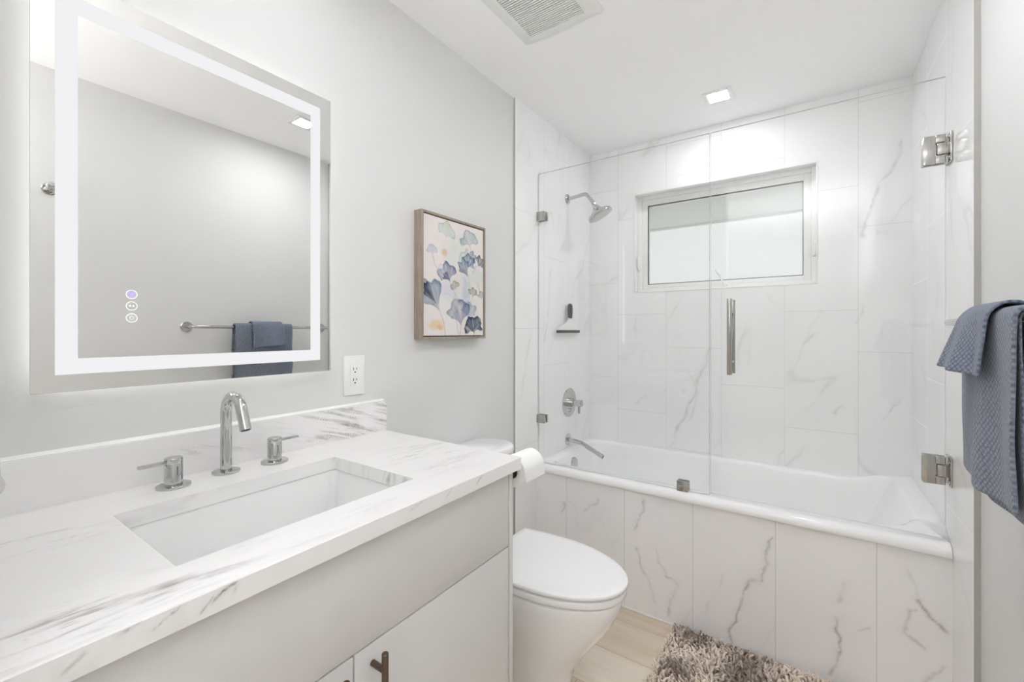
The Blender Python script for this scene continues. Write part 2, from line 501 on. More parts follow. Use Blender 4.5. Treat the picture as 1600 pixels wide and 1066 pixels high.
# white edge profile round the recess
m = MB(); tw, tp = 0.007, 0.002
m.box(WX0 - 0.001, WX0 + tw, TB - tp, TB + 0.012, WZ0, WZ1, 0.0015); m.box(WX1 - tw, WX1 + 0.001, TB - tp, TB + 0.012, WZ0, WZ1, 0.0015)
m.box(WX0, WX1, TB - tp, TB + 0.012, WZ0 - 0.001, WZ0 + tw, 0.0015); m.box(WX0, WX1, TB - tp, TB + 0.012, WZ1 - tw, WZ1 + 0.001, 0.0015)
struct(m.build('trim_1', M['trim'], smooth=40))

# tub front
def apron_attr(U, W):
    v = 0.35 * faint(U, W, 0.187, 0.299, 0, 0, 0, 12.0)
    V = [([(1.07, .484), (1.038, .338), (1.034, .307)], .007, .75), ([(1.034, .307), (.998, .295), (.978, .2), (.942, .084), (.93, .0)], .007, .85),
         ([(1.297, 0.377), (1.277, 0.304)], .009, .45), ([(1.281, 0.24), (1.281, 0.214), (1.271, 0.127), (1.244, 0.03)], .007, .9),
         ([(1.463, 0.471), (1.492, 0.38)], .006, .4), ([(1.492, 0.38), (1.514, 0.328), (1.558, 0.292)], .008, .9),
         ([(1.475, 0.343), (1.457, 0.267), (1.48, 0.246), (1.508, 0.23)], .006, .6),
         ([(0.544, 0.285), (0.582, 0.183), (0.629, 0.078)], .005, .55), ([(0.629, 0.309), (0.647, 0.241), (0.674, 0.199)], .005, .4),
         ([(0.674, 0.199), (0.726, 0.175), (0.69, 0.08), (0.678, 0.03)], .006, .75), ([(0.573, 0.509), (0.535, 0.367)], .007, .7),
         ([(1.36, 0.25), (1.34, 0.235)], .006, .5), ([(1.55, 0.2), (1.50, 0.10), (1.53, 0.03)], .007, .5),
         ([(0.36, 0.46), (0.30, 0.40)], .008, .4), ([(0.17, 0.42), (0.16, 0.36)], .006, .5), ([(0.90, 0.28), (0.83, 0.10)], .005, .25)]
    for i, (p, wd, st) in enumerate(V): v = np.maximum(v, polyline(U, W, p, wd, 0.8 * st, 0.02, 20.0 + i))
    return v
m = MB()
m.grid(lambda u, v: (u, 1.945, v), subdiv([0.010, TRX], 0.005), subdiv([0.0, 0.548], 0.005), attr=apron_attr)
m.add([(0.01, 1.945, 0.548), (TRX, 1.945, 0.548), (TRX, 1.965, 0.548), (0.01, 1.965, 0.548)], [(0, 1, 2, 3)])
struct(m.build('wall_apron', [M['tile_apron']], smooth=0, attr='vein'))
m = MB(); m.box(0.01, TRX, 1.938, 1.946, 0.0, 0.006, 0.002); struct(m.build('trim_2', M['trim'], smooth=40))

# ------------------------------------------------------------------ window
win = bpy.data.objects.new('window_1', None); COL.objects.link(win); win.location = (0.762, YW, WZ0); win['kind'] = 'structure'
win['label'] = 'awning window set in the tiled recess over the bathtub'
def rect_frame(m, x0, x1, z0, z1, w, y0, y1, r=0.002, wb=None, mi=0):
    wb = wb or w
    m.box(x0, x0 + w, y0, y1, z0, z1, r, mi=mi); m.box(x1 - w, x1, y0, y1, z0, z1, r, mi=mi)
    m.box(x0 + w, x1 - w, y0, y1, z0, z0 + wb, r, mi=mi); m.box(x0 + w, x1 - w, y0, y1, z1 - w, z1, r, mi=mi)
m = MB(); rect_frame(m, WX0, WX1, WZ0, WZ1, 0.026, YW - 0.010, YW + 0.06); m.build('window_frame', M['alu'], win)
m = MB(); rect_frame(m, WX0 + 0.026, WX1 - 0.026, WZ0 + 0.024, WZ1 - 0.026, 0.034, YW + 0.002, YW + 0.05, wb=0.030)
sash = m.build('sash', M['alu'], win)
m = MB(); rect_frame(m, WX0 + 0.058, WX1 - 0.058, WZ0 + 0.052, WZ1 - 0.058, 0.006, YW + 0.004, YW + 0.02, 0.0005)
m.build('gasket', M['gasket'], sash)
m = MB(); m.box(WX0 + 0.058, WX1 - 0.058, YW + 0.022, YW + 0.027, WZ0 + 0.05, WZ1 - 0.058); m.build('pane', M['pane'], win, smooth=0)
for sx, x in ((1, WX0 + 0.012), (-1, WX1 - 0.012)):
    m = MB(); m.box(x - 0.008, x + 0.008, YW - 0.018, YW - 0.009, 1.655, 1.745, 0.003)
    m.tube([(x, YW - 0.018, 1.735), (x, YW - 0.032, 1.72), (x, YW - 0.034, 1.68), (x, YW - 0.024, 1.662)], [0.006, 0.006, 0.005, 0.004], 10)
    m.build('latch', M['white_plastic'], win)
m = MB(); m.box(0.70, 0.845, YW - 0.030, YW - 0.009, 1.5105, 1.524, 0.003)
m.lathe((0.80, YW - 0.022, 1.522), (0, -0.3, 1), [(0, 0.012), (0.012, 0.011), (0.016, 0.006)], 16)
m.tube([(0.80, YW - 0.026, 1.53), (0.79, YW - 0.034, 1.555), (0.765, YW - 0.036, 1.60), (0.755, YW - 0.036, 1.617)], [0.006, 0.005, 0.0045, 0.006], 10)
m.build('crank_handle', M['alu'], win)
# eave outside the window
m = MB(); m.box(-1.2, 2.8, 2.80, 3.42, 2.075, 2.12); m.box(-1.2, 2.8, 3.42, 3.45, 2.06, 2.26)
struct(m.build('roof_eave', M['eave'], smooth=0))

# ------------------------------------------------------------------ ceiling fittings
def ceiling_light(x, y, label, strength):
    t = thing('ceiling_light', label, 'ceiling light', (x, y, CZ), 'square recessed ceiling lights')
    m = MB(); h = 0.0635; d = 0.043
    for (x0, x1, y0, y1) in ((-h, -d, -h, h), (d, h, -h, h), (-d, d, -h, -d), (-d, d, d, h)):
        m.box(x + x0, x + x1, y + y0, y + y1, CZ - 0.005, CZ, 0.001)
    m.build('frame', M['trim'], t)
    m = MB(); m.box(x - d, x + d, y - d, y + d, CZ - 0.0025, CZ - 0.001)
    m.build('diffuser', emis('ceiling_diffuser', (250, 251, 255), strength), t, smooth=0)
ceiling_light(0.826, 2.297, 'small square recessed light in the ceiling over the bathtub', L_SHOWER)
ceiling_light(1.158, 1.305, 'square recessed ceiling light seen only as a reflection in the mirror', L_ROOM)
ceiling_light(0.433, 0.544, 'square recessed ceiling light above the vanity, reflected faintly in the shower glass', L_VANITY)

# unseen uplight added behind the camera to brighten ceiling and upper walls
fill_up = thing('fill_uplight', 'added fill uplight behind the camera, out of view', 'fill light', (1.0, -0.75, 0.0))
m = MB(); m.lathe((1.0, -0.75, 0.0), (0, 0, 1), [(0, 0.14), (0.018, 0.14), (0.024, 0.13), (0.026, 0.012), (1.50, 0.012)], 40); m.build('stand', M['trim'], fill_up)
m = MB(); m.lathe((1.0, -0.75, 1.50), (0, 0, 1), [(0, 0.012), (0.005, 0.05), (0.05, 0.12), (0.12, 0.175), (0.12, 0.172), (0.055, 0.115), (0.03, 0.06)], 48, cap=False); m.build('bowl_shade', M['trim'], fill_up)
m = MB(); m.lathe((1.0, -0.75, 1.605), (0, 0, 1), [(0, 0.160), (0.002, 0.160)], 48); m.build('diffuser', emis('fill_diffuser', (250, 251, 255), L_FILL_UP), fill_up)

vent = thing('exhaust_vent', 'white square exhaust fan grille with fine slats in the ceiling', 'vent', (0.43, 1.29, CZ))
m = MB()
vx0, vx1, vy0, vy1 = 0.265, 0.595, 1.120, 1.455; gx0, gx1, gy0, gy1 = 0.312, 0.536, 1.165, 1.413
m.loft([rrect(gx0, gx1, gy0, gy1, 0.002, CZ), rrect(gx0, gx1, gy0, gy1, 0.002, CZ - 0.010), rrect(vx0 + 0.012, vx1 - 0.012, vy0 + 0.012, vy1 - 0.012, 0.010, CZ - 0.010),
        rrect(vx0 + 0.003, vx1 - 0.003, vy0 + 0.003, vy1 - 0.003, 0.014, CZ - 0.006), rrect(vx0, vx1, vy0, vy1, 0.016, CZ - 0.001), rrect(vx0, vx1, vy0, vy1, 0.016, CZ)], cap0=False, cap1=False)
m.build('frame', M['fan'], vent, smooth=30)
m = MB(); n = 26
for i in range(n):
    y = gy0 + (gy1 - gy0) * (i + 0.5) / n
    m.box(gx0, gx1, y - 0.0026, y + 0.0026, CZ - 0.0105, CZ - 0.0025, 0.0008, 1)
m.build('grille', M['fan'], vent, smooth=40)
m = MB(); m.box(gx0, gx1, gy0, gy1, CZ - 0.002, CZ - 0.0002); m.build('dark_cavity', M['fan_dark'], vent, smooth=0)

# ------------------------------------------------------------------ lit mirror
mir = thing('led_mirror', 'rectangular backlit mirror with a frosted light band above the vanity', 'mirror', (0.0, 0.448, 1.159))
my0, my1, mz0, mz1 = 0.149, 0.747, 1.159, 1.951
m = MB(); m.box(0.0, 0.030, my0 + 0.035, my1 - 0.035, mz0 + 0.035, mz1 - 0.035, 0.001); m.build('housing', M['housing'], mir)
m = MB(); m.box(0.030, 0.035, my0, my1, mz0, mz1, 0.0008, 1); m.build('mirror_glass', M['mirror'], mir, smooth=30)
m = MB(); bo = (0.181, 0.713, 1.192, 1.916); bi = (0.212, 0.684, 1.222, 1.884)
for (y0, y1, z0, z1) in ((bo[0], bi[0], bo[2], bo[3]), (bi[1], bo[1], bo[2], bo[3]), (bi[0], bi[1], bo[2], bi[2]), (bi[0], bi[1], bi[3], bo[3])):
    m.box(0.0348, 0.0353, y0, y1, z0, z1)
m.build('light_band', M['band'], mir, smooth=0, label='glowing frosted band')
m = MB()
e0, e1, f0, f1 = my0 + 0.024, my1 - 0.024, mz0 + 0.024, mz1 - 0.024
m.box(0.012, 0.022, e0, e0 + 0.010, f0, f1); m.box(0.012, 0.022, e1 - 0.010, e1, f0, f1)
m.box(0.012, 0.022, e0 + 0.01, e1 - 0.01, f0, f0 + 0.010); m.box(0.012, 0.022, e0 + 0.01, e1 - 0.01, f1 - 0.010, f1)
m.build('led_strip', M['backled'], mir, smooth=0)
def ring(m, y, z, r, w, x0=0.0349, x1=0.0353, n=32):
    V = []; Fc = []
    for i in range(n):
        a = 2 * PI * i / n
        for (xx, rr) in ((x0, r - w), (x1, r - w), (x1, r), (x0, r)):
            V.append((xx, y + math.cos(a) * rr, z + math.sin(a) * rr))
    for i in range(n):
        j = (i + 1) % n
        for k in range(4): Fc.append((i * 4 + k, j * 4 + k, j * 4 + (k + 1) % 4, i * 4 + (k + 1) % 4))
    m.add(V, Fc)
def dot(m, y, z, r): m.lathe((0.0349, y, z), (1, 0, 0), [(0, r), (0.0004, r)], 20)
m = MB(); ring(m, 0.2925, 1.351, 0.0095, 0.0014); b1 = m.build('touch_button', M['ring'], mir, label='touch ring glowing purple')
m = MB(); dot(m, 0.2925, 1.351, 0.0078); m.build('glow', M['purple'], b1)
m = MB(); ring(m, 0.2925, 1.327, 0.0095, 0.0014); dot(m, 0.2898, 1.327, 0.0018); dot(m, 0.2952, 1.327, 0.0018)
m.build('touch_button', M['ring'], mir, label='white touch ring with two dots')
m = MB(); ring(m, 0.2925, 1.302, 0.0095, 0.0014); ring(m, 0.2925, 1.302, 0.0035, 0.0009)
for i in range(8):
    a = i * PI / 4; dot(m, 0.2925 + math.cos(a) * 0.0056, 1.302 + math.sin(a) * 0.0056, 0.0006)
m.build('touch_button', M['ring'], mir, label='white touch ring with a sun sign')

# ------------------------------------------------------------------ vanity
cx_f = 0.553; cy1 = 0.938; cz1 = 0.911
van = thing('vanity_cabinet', 'white flat-front vanity cabinet under the marble worktop', 'cabinet', (0.28, 0.47, 0.0))
m = MB()
m.box(0.002, cx_f - 0.021, 0.022, 0.922, 0.10, cz1 - 0.19)                   # carcass below the basin
m.box(0.002, 0.12, 0.022, 0.922, cz1 - 0.19, cz1)                            # rear rail behind the basin
m.box(cx_f - 0.06, cx_f - 0.021, 0.022, 0.922, cz1 - 0.19, cz1)            # front rail
m.box(0.12, cx_f - 0.06, 0.022, 0.06, cz1 - 0.19, cz1)
m.box(0.002, cx_f - 0.06, 0.022, 0.922, 0.0, 0.10)                           # toe kick
m.build('carcass', M['gap'], van, smooth=0)
m = MB(); m.box(0.002, cx_f + 0.001, 0.923, cy1, 0.0, cz1, 0.001); m.build('side_panel', M['cab'], van)
m = MB(); m.box(cx_f - 0.020, cx_f, 0.024, 0.920, 0.7185, cz1 - 0.004, 0.0015); m.build('drawer_front', M['cab'], van)
def bar_handle(parent, y):
    h = MB(); h.lathe((cx_f + 0.034, y, 0.516), (0, 0, 1), [(0, 0.0052), (0.0008, 0.006), (0.1952, 0.006), (0.196, 0.0052)], 24)
    for z in (0.681, 0.547): h.lathe((cx_f, y, z), (1, 0, 0), [(0, 0.0055), (0.034, 0.0055)], 16)
    h.build('handle', M['bronze'], parent, label='dark brushed metal bar handle')
d = MB().box(cx_f - 0.020, cx_f, 0.460, 0.920, 0.105, 0.7155, 0.0015).build('door', M['cab'], van); bar_handle(d, 0.497)
d = MB().box(cx_f - 0.020, cx_f, 0.024, 0.457, 0.105, 0.7155, 0.0015).build('door', M['cab'], van); bar_handle(d, 0.420)

# worktop with a rectangular opening
SX0, SX1, SY0, SY1 = 0.164, 0.464, 0.233, 0.676
CT, CB, CXF, CYE, CY0 = 0.943, 0.911, 0.568, 0.956, 0.020
def g2(U, W, u, w, su, sw): return np.exp(-((U - u) / su) ** 2 - ((W - w) / sw) ** 2)
def streaks(A, B, seed, fa, fb):
    b = B + (fbm(A * 5, B * 5, seed) - 0.5) * 0.022 + (fbm(A * 25, B * 25, seed + 4) - 0.5) * 0.006
    n = fbm(A * fa, b * fb, seed + 8, 3); r = 1 - np.abs(2 * n - 1)
    n2 = fbm(A * fa * 1.7 + 9, b * fb * 1.9, seed + 17, 3); r2 = 1 - np.abs(2 * n2 - 1)
    br = sstep(0.35, 0.65, fbm(A * 9, b * 40, seed + 23))
    return np.maximum(sstep(0.84, 1.0, r) * br, 0.7 * sstep(0.88, 1.0, r2) * br)
def top_attr(U, W):        # U = x, W = y
    b = U - 0.10 * W
    mk = np.maximum.reduce([0.95 * g2(U, W, 0.50, 0.15, 0.05, 0.15), 0.65 * g2(U, W, 0.20, 0.06, 0.07, 0.14), 0.35 * g2(U, W, 0.525, 0.42, 0.03, 0.12),
                            0.60 * g2(U, W, 0.33, 0.84, 0.11, 0.10), 0.30 * g2(U, W, 0.45, 0.80, 0.05, 0.12), 0.12 * g2(U, W, 0.06, 0.30, 0.05, 0.3)])
    return np.clip(0.95 * streaks(W, b, 3.0, 2.4, 52.0) * mk, 0, 1) + 0.01
EDGE_MARKS = [([(0.226, 0.923), (0.241, 0.935)], 0.0018, 0.9), ([(0.240, 0.926), (0.252, 0.935), (0.268, 0.9385)], 0.0022, 1.25), ([(0.178, 0.924), (0.191, 0.932), (0.206, 0.9375)], 0.0018, 0.88),
              ([(0.150, 0.935), (0.168, 0.941)], 0.0018, 0.7), ([(0.265, 0.929), (0.269, 0.935)], 0.0015, 0.9), ([(0.105, 0.924), (0.119, 0.934)], 0.003, 0.5),
              ([(0.772, 0.925), (0.790, 0.939)], 0.0018, 0.7), ([(0.57, 0.930), (0.60, 0.940)], 0.002, 0.35), ([(0.675, 0.928), (0.688, 0.938)], 0.0016, 0.5)]
def edge_attr(U, W):       # U = y, W = z
    v = 0.10 * g2(U, W, 0.12, 0.93, 0.15, 0.05) * sstep(0.45, 0.7, fbm(U * 20, W * 30, 6.0))
    for i, (p, wd, st) in enumerate(EDGE_MARKS): v = np.maximum(v, polyline(U, W, p, wd, st, 0.004, 60.0 + i))
    return np.clip(v, 0, 1)
def rim_attr(U, W):
    mk = np.maximum(0.8 * g2(U, W, 0.46, 0.93, 0.10, 0.06), 0.15)
    return np.clip(streaks(W + U * 0.2, U - W * 0.3, 9.0, 6.0, 38.0) * mk, 0, 1)
m = MB(); ch = 0.0015
xs = subdiv([0.0, SX0, SX1, CXF - ch], 0.003); ys = subdiv([CY0, SY0, SY1, CYE - ch], 0.003)
m.grid(lambda u, v: (u, v, CT), xs, ys, keep=lambda u, v: not (SX0 < u < SX1 and SY0 < v < SY1), attr=top_attr)
m.grid(lambda u, v: (CXF, u, v), ys, subdiv([CB, CT - ch], 0.003), attr=edge_attr)
m.grid(lambda u, v: (CXF - ch + v * ch, u, CT - v * ch), ys, [0, 1.0], attr=lambda U, W: edge_attr(U, U * 0 + CT))
m.add([(0, CYE, CB), (CXF, CYE, CB), (CXF, CYE, CT - ch), (0, CYE, CT - ch)], [(0, 1, 2, 3)])
m.add([(0, CYE, CT - ch), (CXF, CYE, CT - ch), (CXF - ch, CYE - ch, CT), (0, CYE - ch, CT)], [(0, 1, 2, 3)])
m.add([(CXF, CYE - ch, CB), (CXF, CYE, CB), (CXF, CYE, CT - ch), (CXF, CYE - ch, CT - ch)], [(0, 1, 2, 3)])
m.add([(0, CY0, CB), (CXF, CY0, CB), (CXF, CY0, CT), (0, CY0, CT)], [(0, 1, 2, 3)])
for (x0, x1, y0, y1) in ((0, SX0, CY0, CYE), (SX1, CXF, CY0, CYE), (SX0, SX1, CY0, SY0), (SX0, SX1, SY1, CYE)):
    m.add([(x0, y0, CB), (x1, y0, CB), (x1, y1, CB), (x0, y1, CB)], [(0, 1, 2, 3)])
zs = subdiv([CB, CT], 0.004)
for y in (SY0, SY1): m.grid(lambda u, v: (u, y, v), subdiv([SX0, SX1], 0.003), zs, attr=rim_attr)
for x in (SX0, SX1): m.grid(lambda u, v: (x, u, v), subdiv([SY0, SY1], 0.006), zs, attr=lambda U, W: 0.15 * streaks(U, W, 4.0, 5.0, 20.0))
ct = m.build('worktop', M['counter'], attr='vein', smooth=0)
ct['label'] = 'white marble worktop with grey streaks and a rectangular sink cutout'; ct['category'] = 'countertop'
def bs_attr(U, W):        # U = y, W = z
    b = W + 0.33 * U
    mk = np.maximum.reduce([0.9 * sstep(0.54, 0.78, U) * sstep(-0.06, 0.03, W - 0.97 + 0.15 * (U - 0.6)), 0.6 * g2(U, W, 0.56, 0.985, 0.09, 0.02), 0.5 * g2(U, W, 0.41, 1.0, 0.07, 0.012), 0.03 + 0 * U])
    return np.clip(0.9 * streaks(U, b, 14.0, 3.0, 62.0) * mk, 0, 1)
m = MB()
m.grid(lambda u, v: (0.020, u, v), subdiv([CY0, 0.963], 0.0025), subdiv([CT, 1.0405], 0.0025), attr=bs_attr)
m.add([(0, CY0, 1.0405), (0.02, CY0, 1.0405), (0.02, 0.963, 1.0405), (0, 0.963, 1.0405)], [(0, 1, 2, 3)])
m.add([(0, 0.963, CT), (0.02, 0.963, CT), (0.02, 0.963, 1.0405), (0, 0.963, 1.0405)], [(0, 1, 2, 3)])
m.add([(0, CY0, CT), (0.02, CY0, CT), (0.02, CY0, 1.0405), (0, CY0, 1.0405)], [(0, 1, 2, 3)])
bsp = m.build('backsplash', M['counter'], ct, attr='vein', smooth=0)
m = MB(); m.add([(x, y, z) for y in (CY0, 0.961) for (x, z) in ((0.0003, 1.0407), (0.011, 1.0407), (0.0075, 1.0425), (0.0003, 1.0465))], [(0, 1, 2, 3), (7, 6, 5, 4), (0, 4, 5, 1), (1, 5, 6, 2), (2, 6, 7, 3), (3, 7, 4, 0)])
m.build('sealant_bead', M['white_plastic'], bsp, smooth=0)

# basin under the opening
m = MB(); o = 0.004
R = [rrect(SX0 - 0.02, SX1 + 0.02, SY0 - 0.02, SY1 + 0.02, 0.03, 0.905), rrect(SX0 - 0.02, SX1 + 0.02, SY0 - 0.02, SY1 + 0.02, 0.03, CB - 0.0005),
     rrect(SX0 - o, SX1 + o, SY0 - o, SY1 + o, 0.014, CB - 0.0005), rrect(SX0 - o + .003, SX1 + o - .003, SY0 - o + .003, SY1 + o - .003, 0.016, CB - 0.005),
     rrect(SX0 + 0.006, SX1 - 0.006, SY0 + 0.006, SY1 - 0.006, 0.028, 0.82), rrect(SX0 + 0.014, SX1 - 0.014, SY0 + 0.014, SY1 - 0.014, 0.036, 0.79),
     rrect(SX0 + 0.035, SX1 - 0.035, SY0 + 0.035, SY1 - 0.035, 0.04, 0.776), rrect(0.290, 0.338, 0.43, 0.478, 0.024, 0.770)]
m.loft(R, cap0=False)
sink = m.build('sink', M['basin'], smooth=50)
sink['label'] = 'white rectangular undermount sink basin below the worktop cutout'; sink['category'] = 'sink'
m = MB(); m.lathe((0.314, 0.454, 0.7705), (0, 0, 1), [(0, 0.030), (0.003, 0.030), (0.005, 0.024), (0.005, 0.001)], 32); m.build('drain', M['chrome'], sink)

# faucet
fau = thing('faucet', 'chrome widespread faucet behind the sink', 'faucet', (0.076, 0.457, CT))
def arc_pts(pts, rad, n=8):
    """round the corners of a polyline"""
    P = [Vector(p) for p in pts]; out = [P[0]]
    for i in range(1, len(P) - 1):
        a = (P[i - 1] - P[i]).normalized(); b = (P[i + 1] - P[i]).normalized()
        ang = a.angle(b); t = rad / math.tan(ang / 2)
        c = P[i] + (a + b).normalized() * (rad / math.sin(ang / 2))
        s0 = P[i] + a * t - c; s1 = P[i] + b * t - c
        q0, q1 = s0.normalized(), s1.normalized(); om = q0.angle(q1)
        for k in range(n + 1):
            f = k / n
            out.append(c + (q0 * math.sin((1 - f) * om) + q1 * math.sin(f * om)) / math.sin(om) * rad)
    out.append(P[-1]); return out
m = MB(); sx, sy = 0.066, 0.457
path = [(sx, sy, CT + 0.004), (sx, sy, 1.085)]
cxr = 0.040
for i in range(1, 15):
    a = PI - (PI - math.radians(24)) * i / 14
    path.append((sx + cxr + cxr * math.cos(a), sy, 1.085 + cxr * math.sin(a)))
ex, _, ez = path[-1]; dxn, dzn = math.sin(math.radians(24)), -math.cos(math.radians(24))
path += [(ex + dxn * 0.02, sy, ez + dzn * 0.02), (ex + dxn * 0.052, sy, ez + dzn * 0.052)]
m.tube(path, 0.0118, 28)
sp = m.build('spout', M['chrome'], fau, smooth=50)
m = MB(); m.lathe((sx, sy, CT), (0, 0, 1), [(0, 0.029), (0.004, 0.029), (0.005, 0.0275), (0.005, 0.0125)], 40, cap=False); m.build('flange', M['chrome'], sp)
tip = Vector(path[-1])
m = MB(); m.lathe(tip - Vector((dxn, 0, dzn)) * 0.001, (dxn, 0, dzn), [(0, 0.0095), (0.0018, 0.0092)], 24); m.build('aerator', M['darkgrey'], sp)
for hy, s in ((0.351, -1), (0.563, 1)):
    m = MB(); hx = 0.078
    m.lathe((hx, hy, CT + 0.004), (0, 0, 1), [(0, 0.0165), (0.046, 0.0165), (0.0468, 0.0160), (0.0476, 0.0165), (0.056, 0.0165), (0.058, 0.0150)], 36)
    hd = m.build('handle', M['chrome'], fau)
    m = MB(); m.lathe((hx, hy, CT), (0, 0, 1), [(0, 0.031), (0.004, 0.031), (0.005, 0.0295), (0.005, 0.016)], 40, cap=False); m.build('flange', M['chrome'], hd)
    m = MB(); a, b = sorted((hy + s * 0.012, hy + s * 0.060)); m.box(hx - 0.0065, hx + 0.0065, a, b, CT + 0.0505, CT + 0.0565, 0.0015); m.build('lever', M['chrome'], hd)

# outlet on the wall
out = thing('wall_outlet', 'white duplex power outlet on the wall beside the mirror', 'outlet', (0, 0.849, 1.073))
m = MB(); m.box(0, 0.006, 0.812, 0.886, 1.073, 1.197, 0.0018); m.build('cover_plate', M['white_plastic'], out)
m = MB(); m.box(0.006, 0.0078, 0.8325, 0.8655, 1.101, 1.169, 0.0008); rc = m.build('receptacle', M['white_plastic'], out)
m = MB()
for zc in (1.152, 1.118):
    m.box(0.0076, 0.0081, 0.8425, 0.8443, zc - 0.001, zc + 0.008); m.box(0.0076, 0.0081, 0.8535, 0.8553, zc, zc + 0.007)
    m.lathe((0.0076, 0.849, zc - 0.007), (1, 0, 0), [(0, 0.0024), (0.0005, 0.0024)], 14)
m.build('slots', M['slot'], rc, smooth=0)
m = MB(); m.box(0.0076, 0.0086, 0.843, 0.855, 1.1335, 1.1365, 0.0003); m.build('test_button', M['white_plastic'], rc)

# ------------------------------------------------------------------ framed artwork
art = thing('framed_artwork', 'floral watercolour canvas in a weathered wood frame on the wall', 'picture', (0, 1.290, 1.246))
ay0, ay1, az0, az1 = 1.104, 1.476, 1.245, 1.719
m = MB(); fw = 0.009
m.box(0, 0.040, ay0, ay0 + fw, az0, az1, 0.001); m.box(0, 0.040, ay1 - fw, ay1, az0, az1, 0.001)
m.box(0, 0.040, ay0 + fw, ay1 - fw, az0, az0 + fw, 0.001); m.box(0, 0.040, ay0 + fw, ay1 - fw, az1 - fw, az1, 0.001)
m.build('frame', M['wood'], art)
m = MB(); m.box(0.0, 0.020, ay0 + fw - 0.0005, ay1 - fw + 0.0005, az0 + fw - 0.0005, az1 - fw + 0.0005); m.build('liner', M['liner'], art, smooth=0)
def to_lin(c): return np.array(lin(c))
def paint(U, V):           # U across 0..1, V down 0..1 ; returns rgb
    asp = 0.372 / 0.474
    X = U * asp; Y = V
    img = np.ones((U.size, 3)) * to_lin((233, 227, 224))
    def over(c, a):
        nonlocal img
        a = np.clip(a, 0, 1)[:, None]; img = img * (1 - a) + to_lin(c) * a
    cl = fbm(X * 4, Y * 4, 2.0)
    over((236, 222, 217), sstep(0.45, 0.7, cl) * 0.5)
    over((222, 228, 226), sstep(0.5, 0.75, fbm(X * 3 + 7, Y * 3, 5.0)) * 0.8)
    def blob(u, v, ru, rv, c, a, s):
        d = np.hypot((U - u) / ru, (V - v) / rv) + (fbm(X * 9, Y * 9, s) - 0.5) * 1.3
        over(c, a * (1 - sstep(0.35, 1.2, d)) * (0.5 + 0.6 * fbm(X * 14, Y * 14, s + 2)))
    blob(0.50, 0.30, 0.22, 0.22, (214, 224, 217), 0.9, 31); blob(0.83, 0.45, 0.2, 0.14, (214, 221, 214), 0.85, 32)
    blob(0.66, 0.60, 0.10, 0.16, (186, 200, 212), 0.9, 33); blob(0.45, 0.62, 0.18, 0.14, (212, 214, 216), 0.8, 34)
    blob(0.80, 0.78, 0.14, 0.14, (214, 222, 208), 0.8, 35); blob(0.31, 0.285, 0.05, 0.035, (214, 182, 138), 0.9, 36)
    blob(0.20, 0.91, 0.13, 0.06, (228, 198, 156), 0.9, 37); blob(0.24, 0.93, 0.05, 0.03, (212, 168, 112), 0.7, 38)
    blob(0.36, 0.05, 0.06, 0.05, (232, 220, 180), 0.8, 39); blob(0.30, 0.60, 0.2, 0.1, (218, 216, 226), 0.7, 40)
    def line(pts, c, wd, a, s):
        over(c, polyline(X, Y, [(p[0] * asp, p[1]) for p in pts], wd, a, 0.006, s))
    for i, (p, c) in enumerate([([(0.13, 0.325), (0.16, 0.40), (0.24, 0.46)], (150, 160, 175)), ([(0.24, 0.79), (0.30, 0.88), (0.33, 1.0)], (110, 120, 125)),
              ([(0.40, 0.52), (0.48, 0.62), (0.53, 0.72)], (140, 140, 140)), ([(0.595, 0.91), (0.57, 1.0)], (120, 125, 130)), ([(0.50, 0.83), (0.55, 1.0)], (150, 145, 120)),
              ([(0.83, 0.98), (0.82, 1.0)], (60, 70, 90)), ([(0.87, 0.355), (0.80, 0.42)], (90, 100, 115)), ([(0.75, 0.18), (0.80, 0.26)], (120, 130, 130)),
              ([(0.72, 0.44), (0.76, 0.60), (0.74, 0.66)], (150, 165, 180)), ([(0.80, 0.64), (0.76, 0.72)], (140, 135, 110)), ([(0.9, 0.5), (0.95, 0.62)], (170, 160, 150))]):
        line(p, c, 0.004, 0.8, 50 + i)
    def leaf(u, v, ang, R, sp, c, a, s, edge=None, lobes=3):
        """fan shaped leaf: base point, direction (degrees from up, + right), radius, half spread"""
        dx = (U - u) * asp; dy = -(V - v)
        R = R * 1.18; sp = sp * 1.10
        r = np.hypot(dx, dy); th = np.degrees(np.arctan2(dx, dy)) - ang; th = (th + 180) % 360 - 180
        k = np.clip(th / sp, -1.2, 1.2)
        wav = R * (0.92 - 0.16 * k ** 2 + 0.06 * np.sin(k * lobes * 2.4 + s) + 0.05 * np.sin(k * 9 + s * 2)) * (0.9 + 0.25 * fbm(X * 16, Y * 16, s))
        spr = sp * (0.18 + 0.95 * np.clip(r / (0.55 * R), 0, 1) ** 0.8)
        ins = (1 - sstep(0.97, 1.03, r / wav)) * (1 - sstep(0.93, 1.07, np.abs(th) / spr))
        wash = 0.42 + 0.75 * (fbm(th * 0.09 + s, r * 6, s + 3, 3) - 0.2) + 0.25 * sstep(0.75, 1.0, r / wav) - 0.1
        over(c, ins * a * np.clip(wash, 0.12, 1))
        e = ins * sstep(0.90, 0.985, r / wav) * 0.5 + ins * sstep(0.82, 0.97, np.abs(th) / spr) * 0.35
        over(edge or tuple(int(q * 0.62) for q in c), e * a * fbm(X * 12, Y * 12, s + 8))
    leaf(0.336, 0.16, 10, 0.13, 60, (186, 202, 196), 0.8, 1); leaf(0.753, 0.19, -12, 0.14, 62, (150, 176, 178), 0.95, 2)
    leaf(0.129, 0.325, -5, 0.075, 55, (178, 186, 202), 0.95, 3); leaf(0.74, 0.38, -38, 0.15, 40, (196, 210, 204), 0.9, 4)
